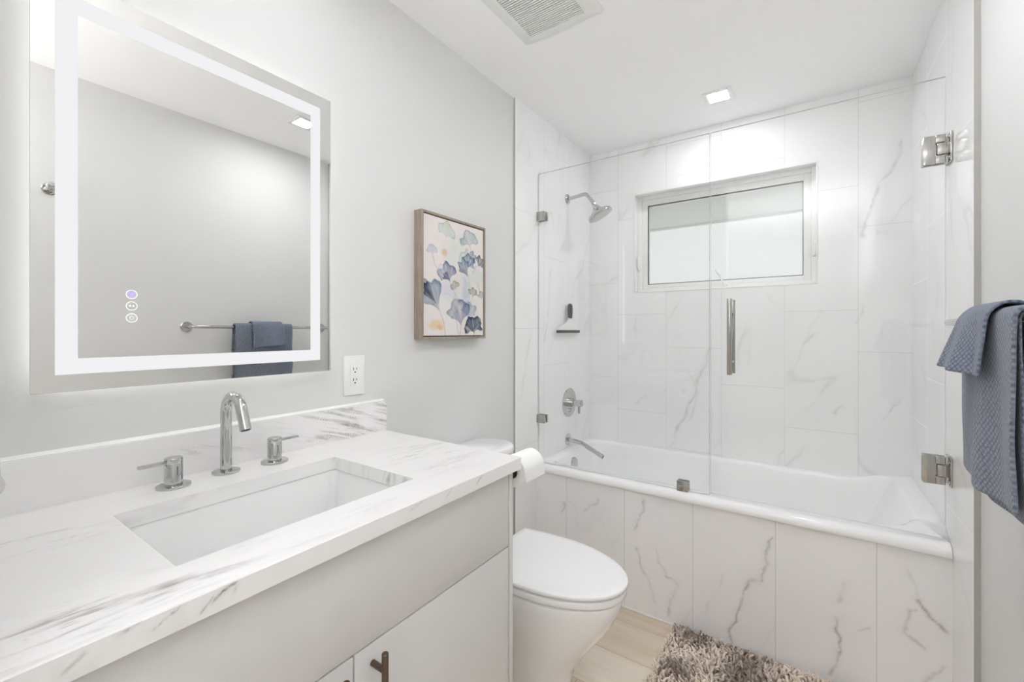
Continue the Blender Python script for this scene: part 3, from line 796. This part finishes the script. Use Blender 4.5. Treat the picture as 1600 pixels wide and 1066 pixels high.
    leaf(0.70, 0.385, 25, 0.115, 48, (96, 116, 152), 1.0, 5); leaf(0.735, 0.30, 60, 0.09, 40, (84, 100, 136), 0.8, 25)
    leaf(0.716, 0.47, -32, 0.155, 30, (78, 96, 134), 1.0, 6)
    leaf(0.402, 0.535, -22, 0.155, 52, (86, 102, 144), 1.0, 7, (52, 58, 92)); leaf(0.42, 0.52, -60, 0.10, 22, (60, 70, 108), 0.9, 27)
    leaf(0.245, 0.80, -33, 0.27, 30, (84, 116, 140), 1.0, 8, (38, 58, 80)); leaf(0.20, 0.74, -45, 0.21, 14, (42, 50, 76), 1.1, 28)
    leaf(0.716, 0.86, 8, 0.15, 45, (158, 172, 192), 0.95, 10); leaf(0.595, 0.925, -10, 0.225, 40, (104, 116, 148), 1.1, 9, (54, 60, 86))
    leaf(0.829, 0.985, -8, 0.145, 66, (48, 64, 92), 1.2, 11, (30, 40, 62)); leaf(0.80, 0.96, 40, 0.13, 30, (72, 94, 118), 1.0, 29)
    leaf(0.90, 0.355, 35, 0.10, 45, (66, 76, 100), 1.1, 12); leaf(0.503, 0.60, -25, 0.075, 55, (150, 144, 112), 1.0, 13)
    leaf(0.803, 0.65, 5, 0.085, 50, (128, 132, 104), 1.0, 14); leaf(0.97, 0.66, -5, 0.07, 50, (128, 150, 152), 0.9, 15)
    leaf(0.40, 0.90, -6, 0.24, 35, (232, 230, 226), 0.5, 16); leaf(0.30, 0.50, -10, 0.10, 40, (206, 212, 224), 0.6, 17)
    return img
m = MB(); cy0_, cy1_, cz0_, cz1_ = ay0 + fw + 0.004, ay1 - fw - 0.004, az0 + fw + 0.004, az1 - fw - 0.004
nu, nv = 220, 280
us = [i / nu for i in range(nu + 1)]; vs = [i / nv for i in range(nv + 1)]
m.grid(lambda u, v: (0.036, cy0_ + (cy1_ - cy0_) * u, cz1_ - (cz1_ - cz0_) * v), us, vs)
nfront = len(m.v)
ed = [(cy0_, cz0_), (cy1_, cz0_), (cy1_, cz1_), (cy0_, cz1_)]
for i in range(4):
    a, b = ed[i], ed[(i + 1) % 4]
    m.add([(0.036, a[0], a[1]), (0.036, b[0], b[1]), (0.02, b[0], b[1]), (0.02, a[0], a[1])], [(0, 1, 2, 3)])
cv = m.build('canvas', M['art'], art, smooth=0)
UU, VV = np.meshgrid(np.array(us), np.array(vs))
rgb = paint(UU.ravel(), VV.ravel()); rgba = np.ones((len(m.v), 4)); rgba[:nfront, :3] = rgb; rgba[nfront:, :3] = to_lin((225, 220, 214))
ca = cv.data.attributes.new('paint', 'FLOAT_COLOR', 'POINT'); ca.data.foreach_set('color', rgba.ravel().astype(np.float32))

# ------------------------------------------------------------------ toilet
ty = 1.345
toi = thing('toilet', 'white elongated toilet with closed lid between the vanity and bathtub', 'toilet', (0.35, ty, 0.0))
def egg(xb, xw, xf, hw, z, n=64, back=None):
    """outline: straight back at xb, widest at xw, nose at xf"""
    pts = []
    bh = hw * math.sqrt(max(0.0, 1 - ((xw - xb) / (xw + 0.02)) ** 2)) if back is None else back
    k = n // 2
    for i in range(k + 1):
        a = -PI / 2 + PI * i / k
        pts.append((xw + (xf - xw) * math.cos(a), ty + hw * math.sin(a), z))
    m2 = n // 4
    for i in range(1, m2 + 1):
        t = i / m2; x = xw + (xb - xw) * t
        pts.append((x, ty + hw + (bh - hw) * t ** 2.0, z))
    for i in range(1, 6): pts.append((xb, ty + bh - 2 * bh * i / 6, z))
    for i in range(m2, 0, -1):
        t = i / m2; x = xw + (xb - xw) * t
        pts.append((x, ty - hw - (bh - hw) * t ** 2.0, z))
    return pts
m = MB()
rings = []
for (z, xf, hw, bk) in ((0.0, 0.510, 0.118, 0.118), (0.06, 0.512, 0.118, 0.118), (0.12, 0.530, 0.124, 0.122), (0.19, 0.575, 0.136, 0.130), (0.26, 0.628, 0.153, 0.140),
                        (0.32, 0.667, 0.167, 0.150), (0.37, 0.689, 0.176, 0.158), (0.40, 0.697, 0.180, 0.162), (0.4070, 0.695, 0.179, 0.161), (0.4100, 0.688, 0.174, 0.157)):
    rings.append(egg(0.03, 0.34 + 0.07 * z / 0.41, xf, hw, z, back=bk))
m.loft(rings); m.build('bowl', M['porcelain'], toi, smooth=50)
def slab(name, xb, xw, xf, hw, z0, z1, r, dome=0.0):
    m = MB(); rings = []
    for (dz, ins) in ((0.0, r), (r * 0.3, r * 0.3), (r, 0.0)): rings.append(egg(xb + ins, xw, xf - ins, hw - ins, z0 + dz))
    for (dz, ins) in ((r, 0.0), (r * 0.3, r * 0.3), (0.0, r)): rings.append(egg(xb + ins, xw, xf - ins, hw - ins, z1 - dz))
    if dome:
        for s in (0.9, 0.7, 0.45, 0.2): rings.append([(0.45 + (p[0] - 0.45) * s, ty + (p[1] - ty) * s, z1 + dome * (1 - s ** 2)) for p in rings[5]])
    m.loft(rings); return m.build(name, M['porcelain'], toi, smooth=50)
slab('seat', 0.225, 0.41, 0.708, 0.184, 0.4180, 0.4392, 0.003)
slab('lid', 0.215, 0.41, 0.712, 0.186, 0.4462, 0.4600, 0.004, 0.002)
m = MB(); m.loft([rrect(0.012, 0.192, ty - 0.155, ty + 0.140, 0.055, z) for z in (0.411, 0.60, 0.783)]); tk = m.build('tank', M['porcelain'], toi, smooth=50)
m = MB(); m.loft([rrect(0.010 + i, 0.210 - i, ty - 0.165 + i, ty + 0.152 - i, 0.075 - i, z) for z, i in ((0.783, 0.004), (0.787, 0.0), (0.805, 0.0), (0.811, 0.002), (0.814, 0.008))]); m.build('tank_lid', M['porcelain'], tk, smooth=50)
for s in (-0.07, 0.07): MB().box(0.208, 0.223, ty + s - 0.018, ty + s + 0.018, 0.411, 0.443, 0.006).build('hinge', M['white_plastic'], toi)

# toilet paper on a post holder at the end of the vanity
hold = thing('toilet_paper_holder', 'chrome toilet paper holder fixed to the end of the vanity', 'toilet paper holder', (0.535, cy1, 0.89))
m = MB(); m.lathe((0.532, cy1, 0.897), (0, 1, 0), [(0, 0.016), (0.004, 0.016), (0.005, 0.007), (0.128, 0.007), (0.132, 0.012), (0.136, 0.012)], 24)
m.build('post', M['chrome'], hold)
rx, rz, rr, ry0, ry1 = 0.534, 0.8955, 0.042, 0.962, 1.060
roll = thing('toilet_paper_roll', 'white toilet paper roll peeking out past the worktop corner', 'toilet paper', (rx, 1.01, rz))
m = MB(); m.lathe((rx, ry0, rz), (0, 1, 0), [(0, 0.0185), (0, rr - 0.001), (0.001, rr), (ry1 - ry0 - 0.001, rr), (ry1 - ry0, rr - 0.001), (ry1 - ry0, 0.0185), (0, 0.0185)], 48, cap=False)
m.build('paper', M['paper'], roll)
m = MB(); m.lathe((rx, ry0, rz), (0, 1, 0), [(0, 0.0185), (0, 0.0172), (ry1 - ry0, 0.0172), (ry1 - ry0, 0.0185)], 32, cap=False); m.build('core', M['card'], roll)
m = MB(); prof = []
for i in range(14):
    a = math.radians(95 - 95 * i / 13); prof.append((rx + (rr + 0.001) * math.cos(a), rz + (rr + 0.001) * math.sin(a)))
prof += [(rx + rr + 0.002, rz - 0.01), (rx + rr + 0.003, rz - 0.022)]
V = []; Fc = []
for (px, pz) in prof: V += [(px, ry0, pz), (px, ry1, pz), (px - 0.0006, ry1, pz), (px - 0.0006, ry0, pz)]
for i in range(len(prof) - 1):
    for k in range(4): Fc.append((i * 4 + k, i * 4 + (k + 1) % 4, i * 4 + 4 + (k + 1) % 4, i * 4 + 4 + k))
m.add(V, Fc); m.build('loose_sheet', M['paper'], roll)

# ------------------------------------------------------------------ bathtub
tub = thing('bathtub', 'white alcove bathtub behind the clear shower glass', 'bathtub', (0.79, 2.27, 0.0))
def tub_ring(x0, x1, y0, y1, r, z, raise_=0.0):
    pts = rrect(x0, x1, y0, y1, r, z, 12); out = []
    # more points on the straight sides
    n = len(pts)
    for i in range(n):
        a = pts[i]; b = pts[(i + 1) % n]; d = math.hypot(a[0] - b[0], a[1] - b[1])
        k = 12 if (i % 13 == 12) else 1
        for j in range(k): out.append((a[0] + (b[0] - a[0]) * j / k, a[1] + (b[1] - a[1]) * j / k, z))
    if raise_:
        o2 = []
        for (x, y, zz) in out:
            t = min(1, max(0, (x - 1.395) / 0.06)); t = t * t * (3 - 2 * t)
            f = min(1, max(0, (y - 1.985) / 0.05)); f = f * f * (3 - 2 * f)
            o2.append((x, y, zz + raise_ * t * f))
        out = o2
    return out
X0, X1, Y0, Y1 = 0.0105, TRX - 0.0005, 1.930, TB - 0.0005
R = [tub_ring(X0, X1, 1.968, Y1, 0.004, 0.30), tub_ring(X0, X1, 1.968, Y1, 0.004, 0.5485), tub_ring(X0, X1, Y0 + 0.002, Y1, 0.004, 0.5485), tub_ring(X0, X1, Y0, Y1, 0.004, 0.551),
     tub_ring(X0, X1, Y0 + 0.001, Y1, 0.005, 0.566, .02), tub_ring(X0, X1, Y0 + 0.006, Y1, 0.006, 0.577, .03), tub_ring(X0, X1, Y0 + 0.015, Y1, 0.008, 0.584, .033), tub_ring(X0, X1, Y0 + 0.027, Y1, 0.01, 0.587, .034),
     tub_ring(X0 + .045, X1 - .062, Y0 + 0.070, Y1 - 0.034, 0.05, 0.587, .034), tub_ring(X0 + .054, X1 - .072, Y0 + 0.078, Y1 - 0.042, 0.055, 0.583, .033), tub_ring(X0 + .060, X1 - .085, Y0 + 0.083, Y1 - 0.047, 0.06, 0.572, .028),
     tub_ring(X0 + .068, X1 - .125, Y0 + 0.090, Y1 - 0.054, 0.065, 0.50), tub_ring(X0 + .085, X1 - .20, Y0 + 0.102, Y1 - 0.068, 0.07, 0.36), tub_ring(X0 + .10, X1 - .27, Y0 + 0.115, Y1 - 0.08, 0.08, 0.24),
     tub_ring(X0 + .13, X1 - .33, Y0 + 0.14, Y1 - 0.105, 0.09, 0.19), tub_ring(X0 + .20, X1 - .40, Y0 + 0.19, Y1 - 0.16, 0.09, 0.172)]
m = MB(); m.loft(R, cap0=False); m.build('basin', M['acrylic'], tub, smooth=60)
m = MB(); m.lathe((X0 + 0.066, 2.245, 0.520), (1, 0, 0.12), [(0, 0.034), (0.006, 0.034), (0.010, 0.031), (0.011, 0.02), (0.011, 0.001)], 36)
m.build('overflow_cover', M['chrome'], tub)

# ------------------------------------------------------------------ shower glass
YG0, YG1 = 1.961, 1.971
def glass_pane(name, x0, x1, z0, z1, parent):
    m = MB(); V = [(x, y, z) for x in (x0, x1) for y in (YG0, YG1) for z in (z0, z1)]
    m.add(V, [(0, 4, 5, 1), (2, 3, 7, 6)], 0); m.add(V, [(0, 1, 3, 2), (4, 6, 7, 5), (0, 2, 6, 4), (1, 5, 7, 3)], 1)
    return m.build(name, [M['glass'], M['gedge']], parent, smooth=0)
pan = thing('shower_screen', 'fixed frameless clear glass panel on the tub rim at the shower end', 'shower screen', (0.43, 1.966, 0.588))
glass_pane('glass', 0.0115, 0.846, 0.5885, 2.104, pan)
for (x0, x1, z0, z1) in ((0.0105, 0.058, 1.853, 1.901), (0.0105, 0.058, 0.796, 0.838), (0.718, 0.764, 0.5875, 0.629)):
    m = MB(); m.box(x0, x1, YG0 - 0.014, YG0 - 0.0003, z0, z1, 0.0015); m.box(x0, x1, YG1 + 0.0003, YG1 + 0.014, z0, z1, 0.0015)
    if z0 < 0.6: m.box(x0, x1, YG0 - 0.014, YG1 + 0.014, z0 + 0.0002, z0 + 0.0008, 0)
    else: m.box(x0, x0 + 0.0008, YG0 - 0.014, YG1 + 0.014, z0, z1, 0)
    m.build('glass_clamp', M['steel'], pan)
door = thing('shower_door', 'hinged clear glass shower door with a vertical pull bar', 'shower door', (1.2, 1.966, 0.598))
glass_pane('glass', 0.851, 1.557, 0.598, 2.104, door)
m = MB()
for yy in (YG0 - 0.040, YG1 + 0.040):
    m.lathe((0.928, yy, 1.100), (0, 0, 1), [(0, 0.0088), (0.001, 0.0095), (0.304, 0.0095), (0.305, 0.0088)], 24)
for z in (1.150, 1.352): m.lathe((0.928, YG0 - 0.040, z), (0, 1, 0), [(0, 0.0075), (0.090, 0.0075)], 16)
m.build('pull_handle', M['steel'], door)
for z0, z1 in ((1.822, 1.914), (0.776, 0.867)):
    m = MB(); zc = (z0 + z1) / 2
    for yy0, yy1 in ((YG0 - 0.011, YG0 - 0.0003), (YG1 + 0.0003, YG1 + 0.011)):
        m.box(1.501, 1.531, yy0, yy1, z0, z1, 0.0012); m.box(1.531, 1.556, yy0, yy1, z0, zc - 0.021, 0.0012); m.box(1.531, 1.556, yy0, yy1, zc + 0.021, z1, 0.0012)
    h = m.build('hinge', M['steel'], door)
    m = MB(); m.box(1.535, 1.5625, YG0 - 0.011, YG1 + 0.011, zc - 0.019, zc + 0.019, 0.0015); m.build('knuckle', M['steel'], h)
    m = MB(); m.box(1.5626, TRX, YG0 - 0.028, YG1 + 0.028, z0 - 0.001, z1 + 0.001, 0.0015); m.build('wall_plate', M['steel'], h)
    m = MB()
    for zz in (z0 + 0.013, z1 - 0.013): m.lathe((1.5626, YG0 - 0.016, zz), (-1, 0, 0), [(0, 0.0055), (0.0035, 0.005), (0.0036, 0.003)], 14)
    m.build('screw', M['chrome'], h)

# ------------------------------------------------------------------ shower fittings
XF = 0.010
sh = thing('shower_sprayer', 'chrome shower head on a bent arm high on the tiled wall', 'shower head', (XF, 2.295, 2.055))
m = MB(); m.lathe((XF, 2.295, 2.055), (1, 0, 0), [(0, 0.030), (0.003, 0.030), (0.006, 0.027), (0.010, 0.012)], 36); m.build('flange', M['chrome'], sh)
m = MB(); m.tube(arc_pts([(XF, 2.295, 2.055), (0.128, 2.295, 2.066), (0.176, 2.295, 2.008)], 0.02, 10), 0.0105, 24); m.build('arm', M['chrome'], sh, smooth=60)
m = MB(); ax = (0.46, 0.14, -0.875)
m.lathe((0.172, 2.295, 2.012), ax, [(0, 0.010), (0.006, 0.014), (0.014, 0.014), (0.020, 0.012), (0.030, 0.013), (0.045, 0.022), (0.060, 0.034), (0.072, 0.062), (0.080, 0.071), (0.088, 0.073), (0.094, 0.071), (0.096, 0.062), (0.0955, 0.030), (0.0955, 0.001)], 48)
m.build('spray_head', M['chrome'], sh, smooth=60)
va = thing('shower_valve', 'round chrome shower valve plate with a lever handle', 'shower valve', (XF, 2.316, 0.852))
m = MB(); m.lathe((XF, 2.316, 0.852), (1, 0, 0), [(0, 0.085), (0.004, 0.085), (0.007, 0.082), (0.008, 0.03)], 56); m.build('plate', M['chrome'], va)
m = MB(); m.lathe((XF + 0.008, 2.316, 0.852), (1, 0, 0), [(0, 0.026), (0.030, 0.026), (0.031, 0.020), (0.050, 0.019), (0.052, 0.021), (0.074, 0.021), (0.076, 0.019)], 36)
m.lathe((XF + 0.008, 2.316, 0.805), (1, 0, 0), [(0, 0.010), (0.008, 0.010), (0.009, 0.008)], 20)
m.build('valve_stem', M['chrome'], va)
m = MB(); m.lathe((0.0765, 2.316, 0.842), (0, 0, -1), [(0, 0.0075), (0.048, 0.0065), (0.050, 0.005)], 20); m.build('lever', M['chrome'], va)
tsp = thing('tub_spout', 'chrome bent tub spout pointing into the bathtub', 'tub spout', (XF, 2.30, 0.634))
m = MB(); m.lathe((XF, 2.30, 0.636), (1, 0, 0), [(0, 0.033), (0.004, 0.033), (0.007, 0.030), (0.009, 0.015)], 36); m.build('flange', M['chrome'], tsp)
m = MB(); m.tube(arc_pts([(XF, 2.30, 0.636), (0.102, 2.30, 0.625), (0.232, 2.30, 0.566)], 0.05, 10), 0.0125, 24); s_ = m.build('spout', M['chrome'], tsp, smooth=60)
m = MB(); dv = Vector((0.130, 0, -0.059)).normalized(); m.lathe(Vector((0.232, 2.30, 0.566)) - dv * 0.001, dv, [(0, 0.0100), (0.002, 0.0098)], 20); m.build('aerator', M['darkgrey'], s_)

sq = thing('squeegee', 'white squeegee with a black handle hanging on the tiled shower wall', 'squeegee', (XF, 2.27, 1.27))
m = MB(); x0, x1 = 0.030, 0.036
prof = [(2.135, 1.279), (2.395, 1.279), (2.395, 1.287), (2.38, 1.296), (2.325, 1.325), (2.308, 1.342), (2.305, 1.358), (2.268, 1.358), (2.265, 1.342), (2.24, 1.325), (2.155, 1.296), (2.135, 1.287)]
n = len(prof); V = [(x0, a, b) for a, b in prof] + [(x1, a, b) for a, b in prof]
m.add(V, [tuple(range(n - 1, -1, -1)), tuple(range(n, 2 * n))] + [(i, (i + 1) % n, n + (i + 1) % n, n + i) for i in range(n)])
m.build('head', M['white_plastic'], sq, smooth=30)
m = MB(); m.box(0.029, 0.040, 2.126, 2.402, 1.266, 1.281, 0.002); m.build('blade', M['darkgrey'], sq)
m = MB(); yc = 2.2865
m.loft([[(0.033 + rx_ * math.cos(2 * PI * i / 20), yc + ry_ * math.sin(2 * PI * i / 20), z) for i in range(20)] for z, rx_, ry_ in
        ((1.350, 0.008, 0.019), (1.360, 0.010, 0.0215), (1.385, 0.012, 0.024), (1.410, 0.011, 0.025), (1.425, 0.010, 0.023), (1.434, 0.007, 0.016), (1.437, 0.003, 0.008))])
m.build('handle', M['darkgrey'], sq, smooth=60)
m = MB(); m.box(XF, 0.013, yc - 0.014, yc + 0.014, 1.398, 1.428, 0.001); m.box(0.012, 0.034, yc - 0.006, yc + 0.006, 1.405, 1.411, 0.0015); m.build('wall_hook', M['white_plastic'], sq)

# ------------------------------------------------------------------ towel bar, towels, hook
BX, BZ = 1.506, 1.298
bar = thing('towel_bar', 'polished chrome towel bar along the right wall', 'towel bar', (WRX, 1.28, BZ))
m = MB(); m.tube(arc_pts([(WRX, 0.905, BZ), (BX, 0.905, BZ), (BX, 1.664, BZ), (WRX, 1.664, BZ)], 0.018, 10), 0.0088, 24); m.build('rail', M['chrome'], bar, smooth=60)
for y in (0.905, 1.664):
    m = MB(); m.lathe((WRX, y, BZ), (-1, 0, 0), [(0, 0.028), (0.004, 0.028), (0.007, 0.025), (0.008, 0.011)], 32); m.build('flange', M['chrome'], bar)

def drape(name, mat_, label, cat, y0, y1, prof, loc, thick, ripple, end=None, step=0.006, group=None):
    """cloth over the bar. prof(t) gives list of (x, z) along the drape; ripple(y, s) gives dx"""
    P = [Vector((p[0], 0, p[1])) for p in prof]
    L = [0.0]
    for a, b in zip(P[:-1], P[1:]): L.append(L[-1] + (b - a).length)
    tot = L[-1]; ns = int(tot / step); ny = int((y1 - y0) / step)
    pos = []
    k = 0
    for i in range(ns + 1):
        s = tot * i / ns
        while k < len(L) - 2 and L[k + 1] < s: k += 1
        t = (s - L[k]) / max(1e-9, L[k + 1] - L[k]); p = P[k].lerp(P[k + 1], min(1, t)); pos.append((p.x, p.z, s))
    V = []; UV = []; Fc = []
    for (px, pz, s) in pos:
        for j in range(ny + 1):
            y = y0 + (y1 - y0) * j / ny
            dx, dy, dz = ripple(y, pz, s, tot)
            V.append((px + dx, y + dy, pz + dz)); UV.append((y, s))
    for i in range(ns):
        for j in range(ny):
            a = i * (ny + 1) + j; Fc.append((a, a + 1, a + ny + 2, a + ny + 1))
    me = bpy.data.meshes.new(name)
    me.from_pydata([(v[0] - loc[0], v[1] - loc[1], v[2] - loc[2]) for v in V], [], Fc)
    uvl = me.uv_layers.new(name='cloth')
    for lp in me.loops: uvl.data[lp.index].uv = UV[lp.vertex_index]
    me.materials.append(mat_)
    me.polygons.foreach_set('use_smooth', [True] * len(me.polygons)); me.update()
    o = bpy.data.objects.new(name, me); COL.objects.link(o); o.location = loc
    sm = o.modifiers.new('thickness', 'SOLIDIFY'); sm.thickness = thick; sm.offset = 0
    bv = o.modifiers.new('soft_edge', 'SUBSURF'); bv.levels = 1; bv.render_levels = 1
    if label: o['label'] = label; o['category'] = cat
    return o

def over_bar(xf_top, xb, zf, zb, rad, bulge=0.0):
    """profile: back hem up, over the bar, down the front"""
    p = [(xb, zb), (xb, zb + (BZ - zb) * 0.5), (BX + rad, BZ - 0.02)]
    for i in range(0, 13):
        a = PI * i / 12; p.append((BX + rad * math.cos(a), BZ + rad * math.sin(a)))
    n = 14
    for i in range(1, n + 1):
        t = i / n; z = BZ + (zf - BZ) * t
        p.append((BX - rad + (xf_top - (BX - rad)) * t - bulge * math.sin(PI * t), z))
    return p

def rip_bath(amp, seed):
    def f(y, z, s, tot):
        w = max(0.0, min(1.0, (BZ - z) / 0.25))
        d = amp * w * (math.sin((y - 1.10) * 24 + seed) * 0.7 + math.sin((y - 1.1) * 47 + 1.3 * seed + z * 3) * 0.35)
        front = s > tot * 0.5
        dz = -0.010 * math.sin((y - 1.1) * 9.0 + seed) * w
        return (d if front else d * 0.15, 0.004 * math.sin(z * 30 + seed) * w, dz)
    return f
bt = drape('bath_towel', M['towel'], 'blue-grey waffle bath towel folded over the bar', 'towel', 1.100, 1.420,
           over_bar(1.484, 1.530, 0.965, 0.990, 0.0198, 0.002), (1.506, 1.26, BZ), 0.007, rip_bath(0.011, 0.4))
# second fold of the same towel, inside and a little longer
inn = drape('inner_fold', M['towel'], None, None, 1.108, 1.412, over_bar(1.5005, 1.5165, 0.945, 0.955, 0.0118, 0.0), (1.506, 1.26, BZ), 0.004, rip_bath(0.004, 0.4))
inn.parent = bt; inn.location = (0, 0, 0)

def rip_wash(y, z, s, tot):
    far = (y - 1.185) / (1.36 - 1.185)
    w = max(0.0, min(1.0, (BZ + 0.02 - z) / 0.13))
    front = s > tot * 0.5
    tri = abs(((far * 1.6 + 0.1) % 1.0) - 0.5) * 2
    dx = (-(0.010 + 0.036 * far) * w - 0.020 * w * (tri - 0.5)) if front else 0.0
    return (dx, 0.0, (-0.006 + 0.012 * far) * w if front else 0.0)
drape('washcloth', M['wash'], 'small blue-grey washcloth draped over the bath towel', 'washcloth', 1.185, 1.358,
      over_bar(1.474, 1.5425, 1.190, 1.22, 0.0325, 0.0), (1.506, 1.27, BZ), 0.006, rip_wash)

hk = thing('robe_hook', 'round chrome robe hook reflected at the left of the mirror', 'hook', (WRX, 0.405, 1.89))
m = MB(); m.lathe((WRX, 0.405, 1.89), (-1, 0, 0), [(0, 0.026), (0.004, 0.026), (0.007, 0.023), (0.008, 0.010)], 32); m.build('flange', M['chrome'], hk)
m = MB(); m.lathe((WRX - 0.006, 0.405, 1.89), (-1, 0, 0), [(0, 0.010), (0.030, 0.009), (0.036, 0.013), (0.042, 0.019), (0.048, 0.019), (0.050, 0.016)], 32); m.build('peg', M['chrome'], hk)

# grey cloth on a ring by the doorway, only its edge shows at the left
rg = thing('towel_ring', 'towel ring on the doorway wall, just outside the left edge', 'towel ring', (0.26, 0.02, 1.24))
m = MB(); m.lathe((0.26, 0.02, 1.24), (0, 1, 0), [(0, 0.022), (0.005, 0.022), (0.006, 0.008), (0.04, 0.008)], 24); m.build('post', M['chrome'], rg)
m = MB(); m.tube([(0.26 + 0.05 * math.sin(2 * PI * i / 32), 0.052, 1.19 + 0.05 * math.cos(2 * PI * i / 32)) for i in range(33)], 0.004, 10, cap=False); m.build('ring', M['chrome'], rg, smooth=60)
m = MB(); rings = []
for z, hx, y1 in ((1.047, 0.030, 0.078), (1.051, 0.046, 0.0875), (1.060, 0.054, 0.0915), (1.068, 0.054, 0.0895), (1.074, 0.052, 0.0855), (1.079, 0.052, 0.0872), (1.086, 0.051, 0.0850), (1.094, 0.050, 0.0862), (1.104, 0.048, 0.0852), (1.114, 0.045, 0.080), (1.13, 0.040, 0.074), (1.145, 0.028, 0.064)):
    y1 += 0.0055
    rings.append([(0.26 + hx * math.copysign(abs(math.cos(a)) ** 0.6, math.cos(a)), (y1 + 0.034) / 2 + (y1 - 0.034) / 2 * math.copysign(abs(math.sin(a)) ** 0.7, math.sin(a)), z) for a in [2 * PI * i / 28 for i in range(28)]])
m.loft(rings)
gt = m.build('hand_towel', mat('grey_terry_plain', (205, 204, 201), 0.95, spec=0.1, bump=(500, 0.6)), smooth=60)
gt.modifiers.new('soft', 'SUBSURF').render_levels = 2
gt['label'] = 'grey towel edge just showing at the left border above the worktop'; gt['category'] = 'towel'

# ------------------------------------------------------------------ bath mat
mx0, mx1, my0_, my1_ = 0.715, 1.34, 1.42, 1.925
mt = MB().box(mx0, mx1, my0_, my1_, 0.0, 0.010, 0.004).build('bath_mat', M['matback'])
mt['label'] = 'taupe shaggy bath mat on the floor against the bathtub'; mt['category'] = 'bath mat'
m = MB(); cols = []
sp_ = 0.0112
ny = int((my1_ - my0_) / sp_); nx = int((mx1 - mx0) / sp_)
for j in range(ny + 1):
    for i in range(nx + 1):
        x = mx0 + (mx1 - mx0) * (i + rnd.uniform(-.45, .45)) / nx; y = my0_ + (my1_ - my0_) * (j + rnd.uniform(-.45, .45)) / ny
        x = min(max(x, mx0 + 0.002), mx1 - 0.002); y = min(max(y, my0_ + 0.002), my1_ - 0.002)
        a = rnd.uniform(0, 2 * PI); ln = rnd.uniform(0.018, 0.028); le = rnd.uniform(0.4, 1.1)
        dx, dy = math.cos(a) * le, math.sin(a) * le
        if y + dy * 0.018 > 1.928: dy = -abs(dy)
        r = rnd.uniform(0.0034, 0.0050)
        pts = []; px, py, pz = x, y, 0.008
        for k in range(4):
            pts.append((px, py, pz)); t = k / 3.0
            px += dx * ln / 3 * (0.4 + t); py += dy * ln / 3 * (0.4 + t); pz += ln / 3 * (1.0 - 0.45 * t * le)
        py_max = 1.934
        pts = [(p[0], min(p[1], py_max), p[2]) for p in pts]
        n0 = len(m.v); m.tube(pts, [r * 0.9, r * 1.05, r * 1.05, r * 0.55], 6)
        dk = fbm(np.array([x * 9]), np.array([y * 9]), 3.0)[0]
        tt = min(1, max(0, (dk - 0.40) * 3.2 + rnd.uniform(-0.35, 0.35)))
        c0 = np.array(lin((240, 228, 216))) * (1 - tt) + np.array(lin((160, 144, 136))) * tt
        cols += [list(c0 * rnd.uniform(0.9, 1.08)) + [1.0]] * (len(m.v) - n0)
pl = m.build('shag_pile', M['pile'], mt, smooth=60, kind='stuff')
ca = pl.data.attributes.new('tuft', 'FLOAT_COLOR', 'POINT'); ca.data.foreach_set('color', np.array(cols, dtype=np.float32).ravel())
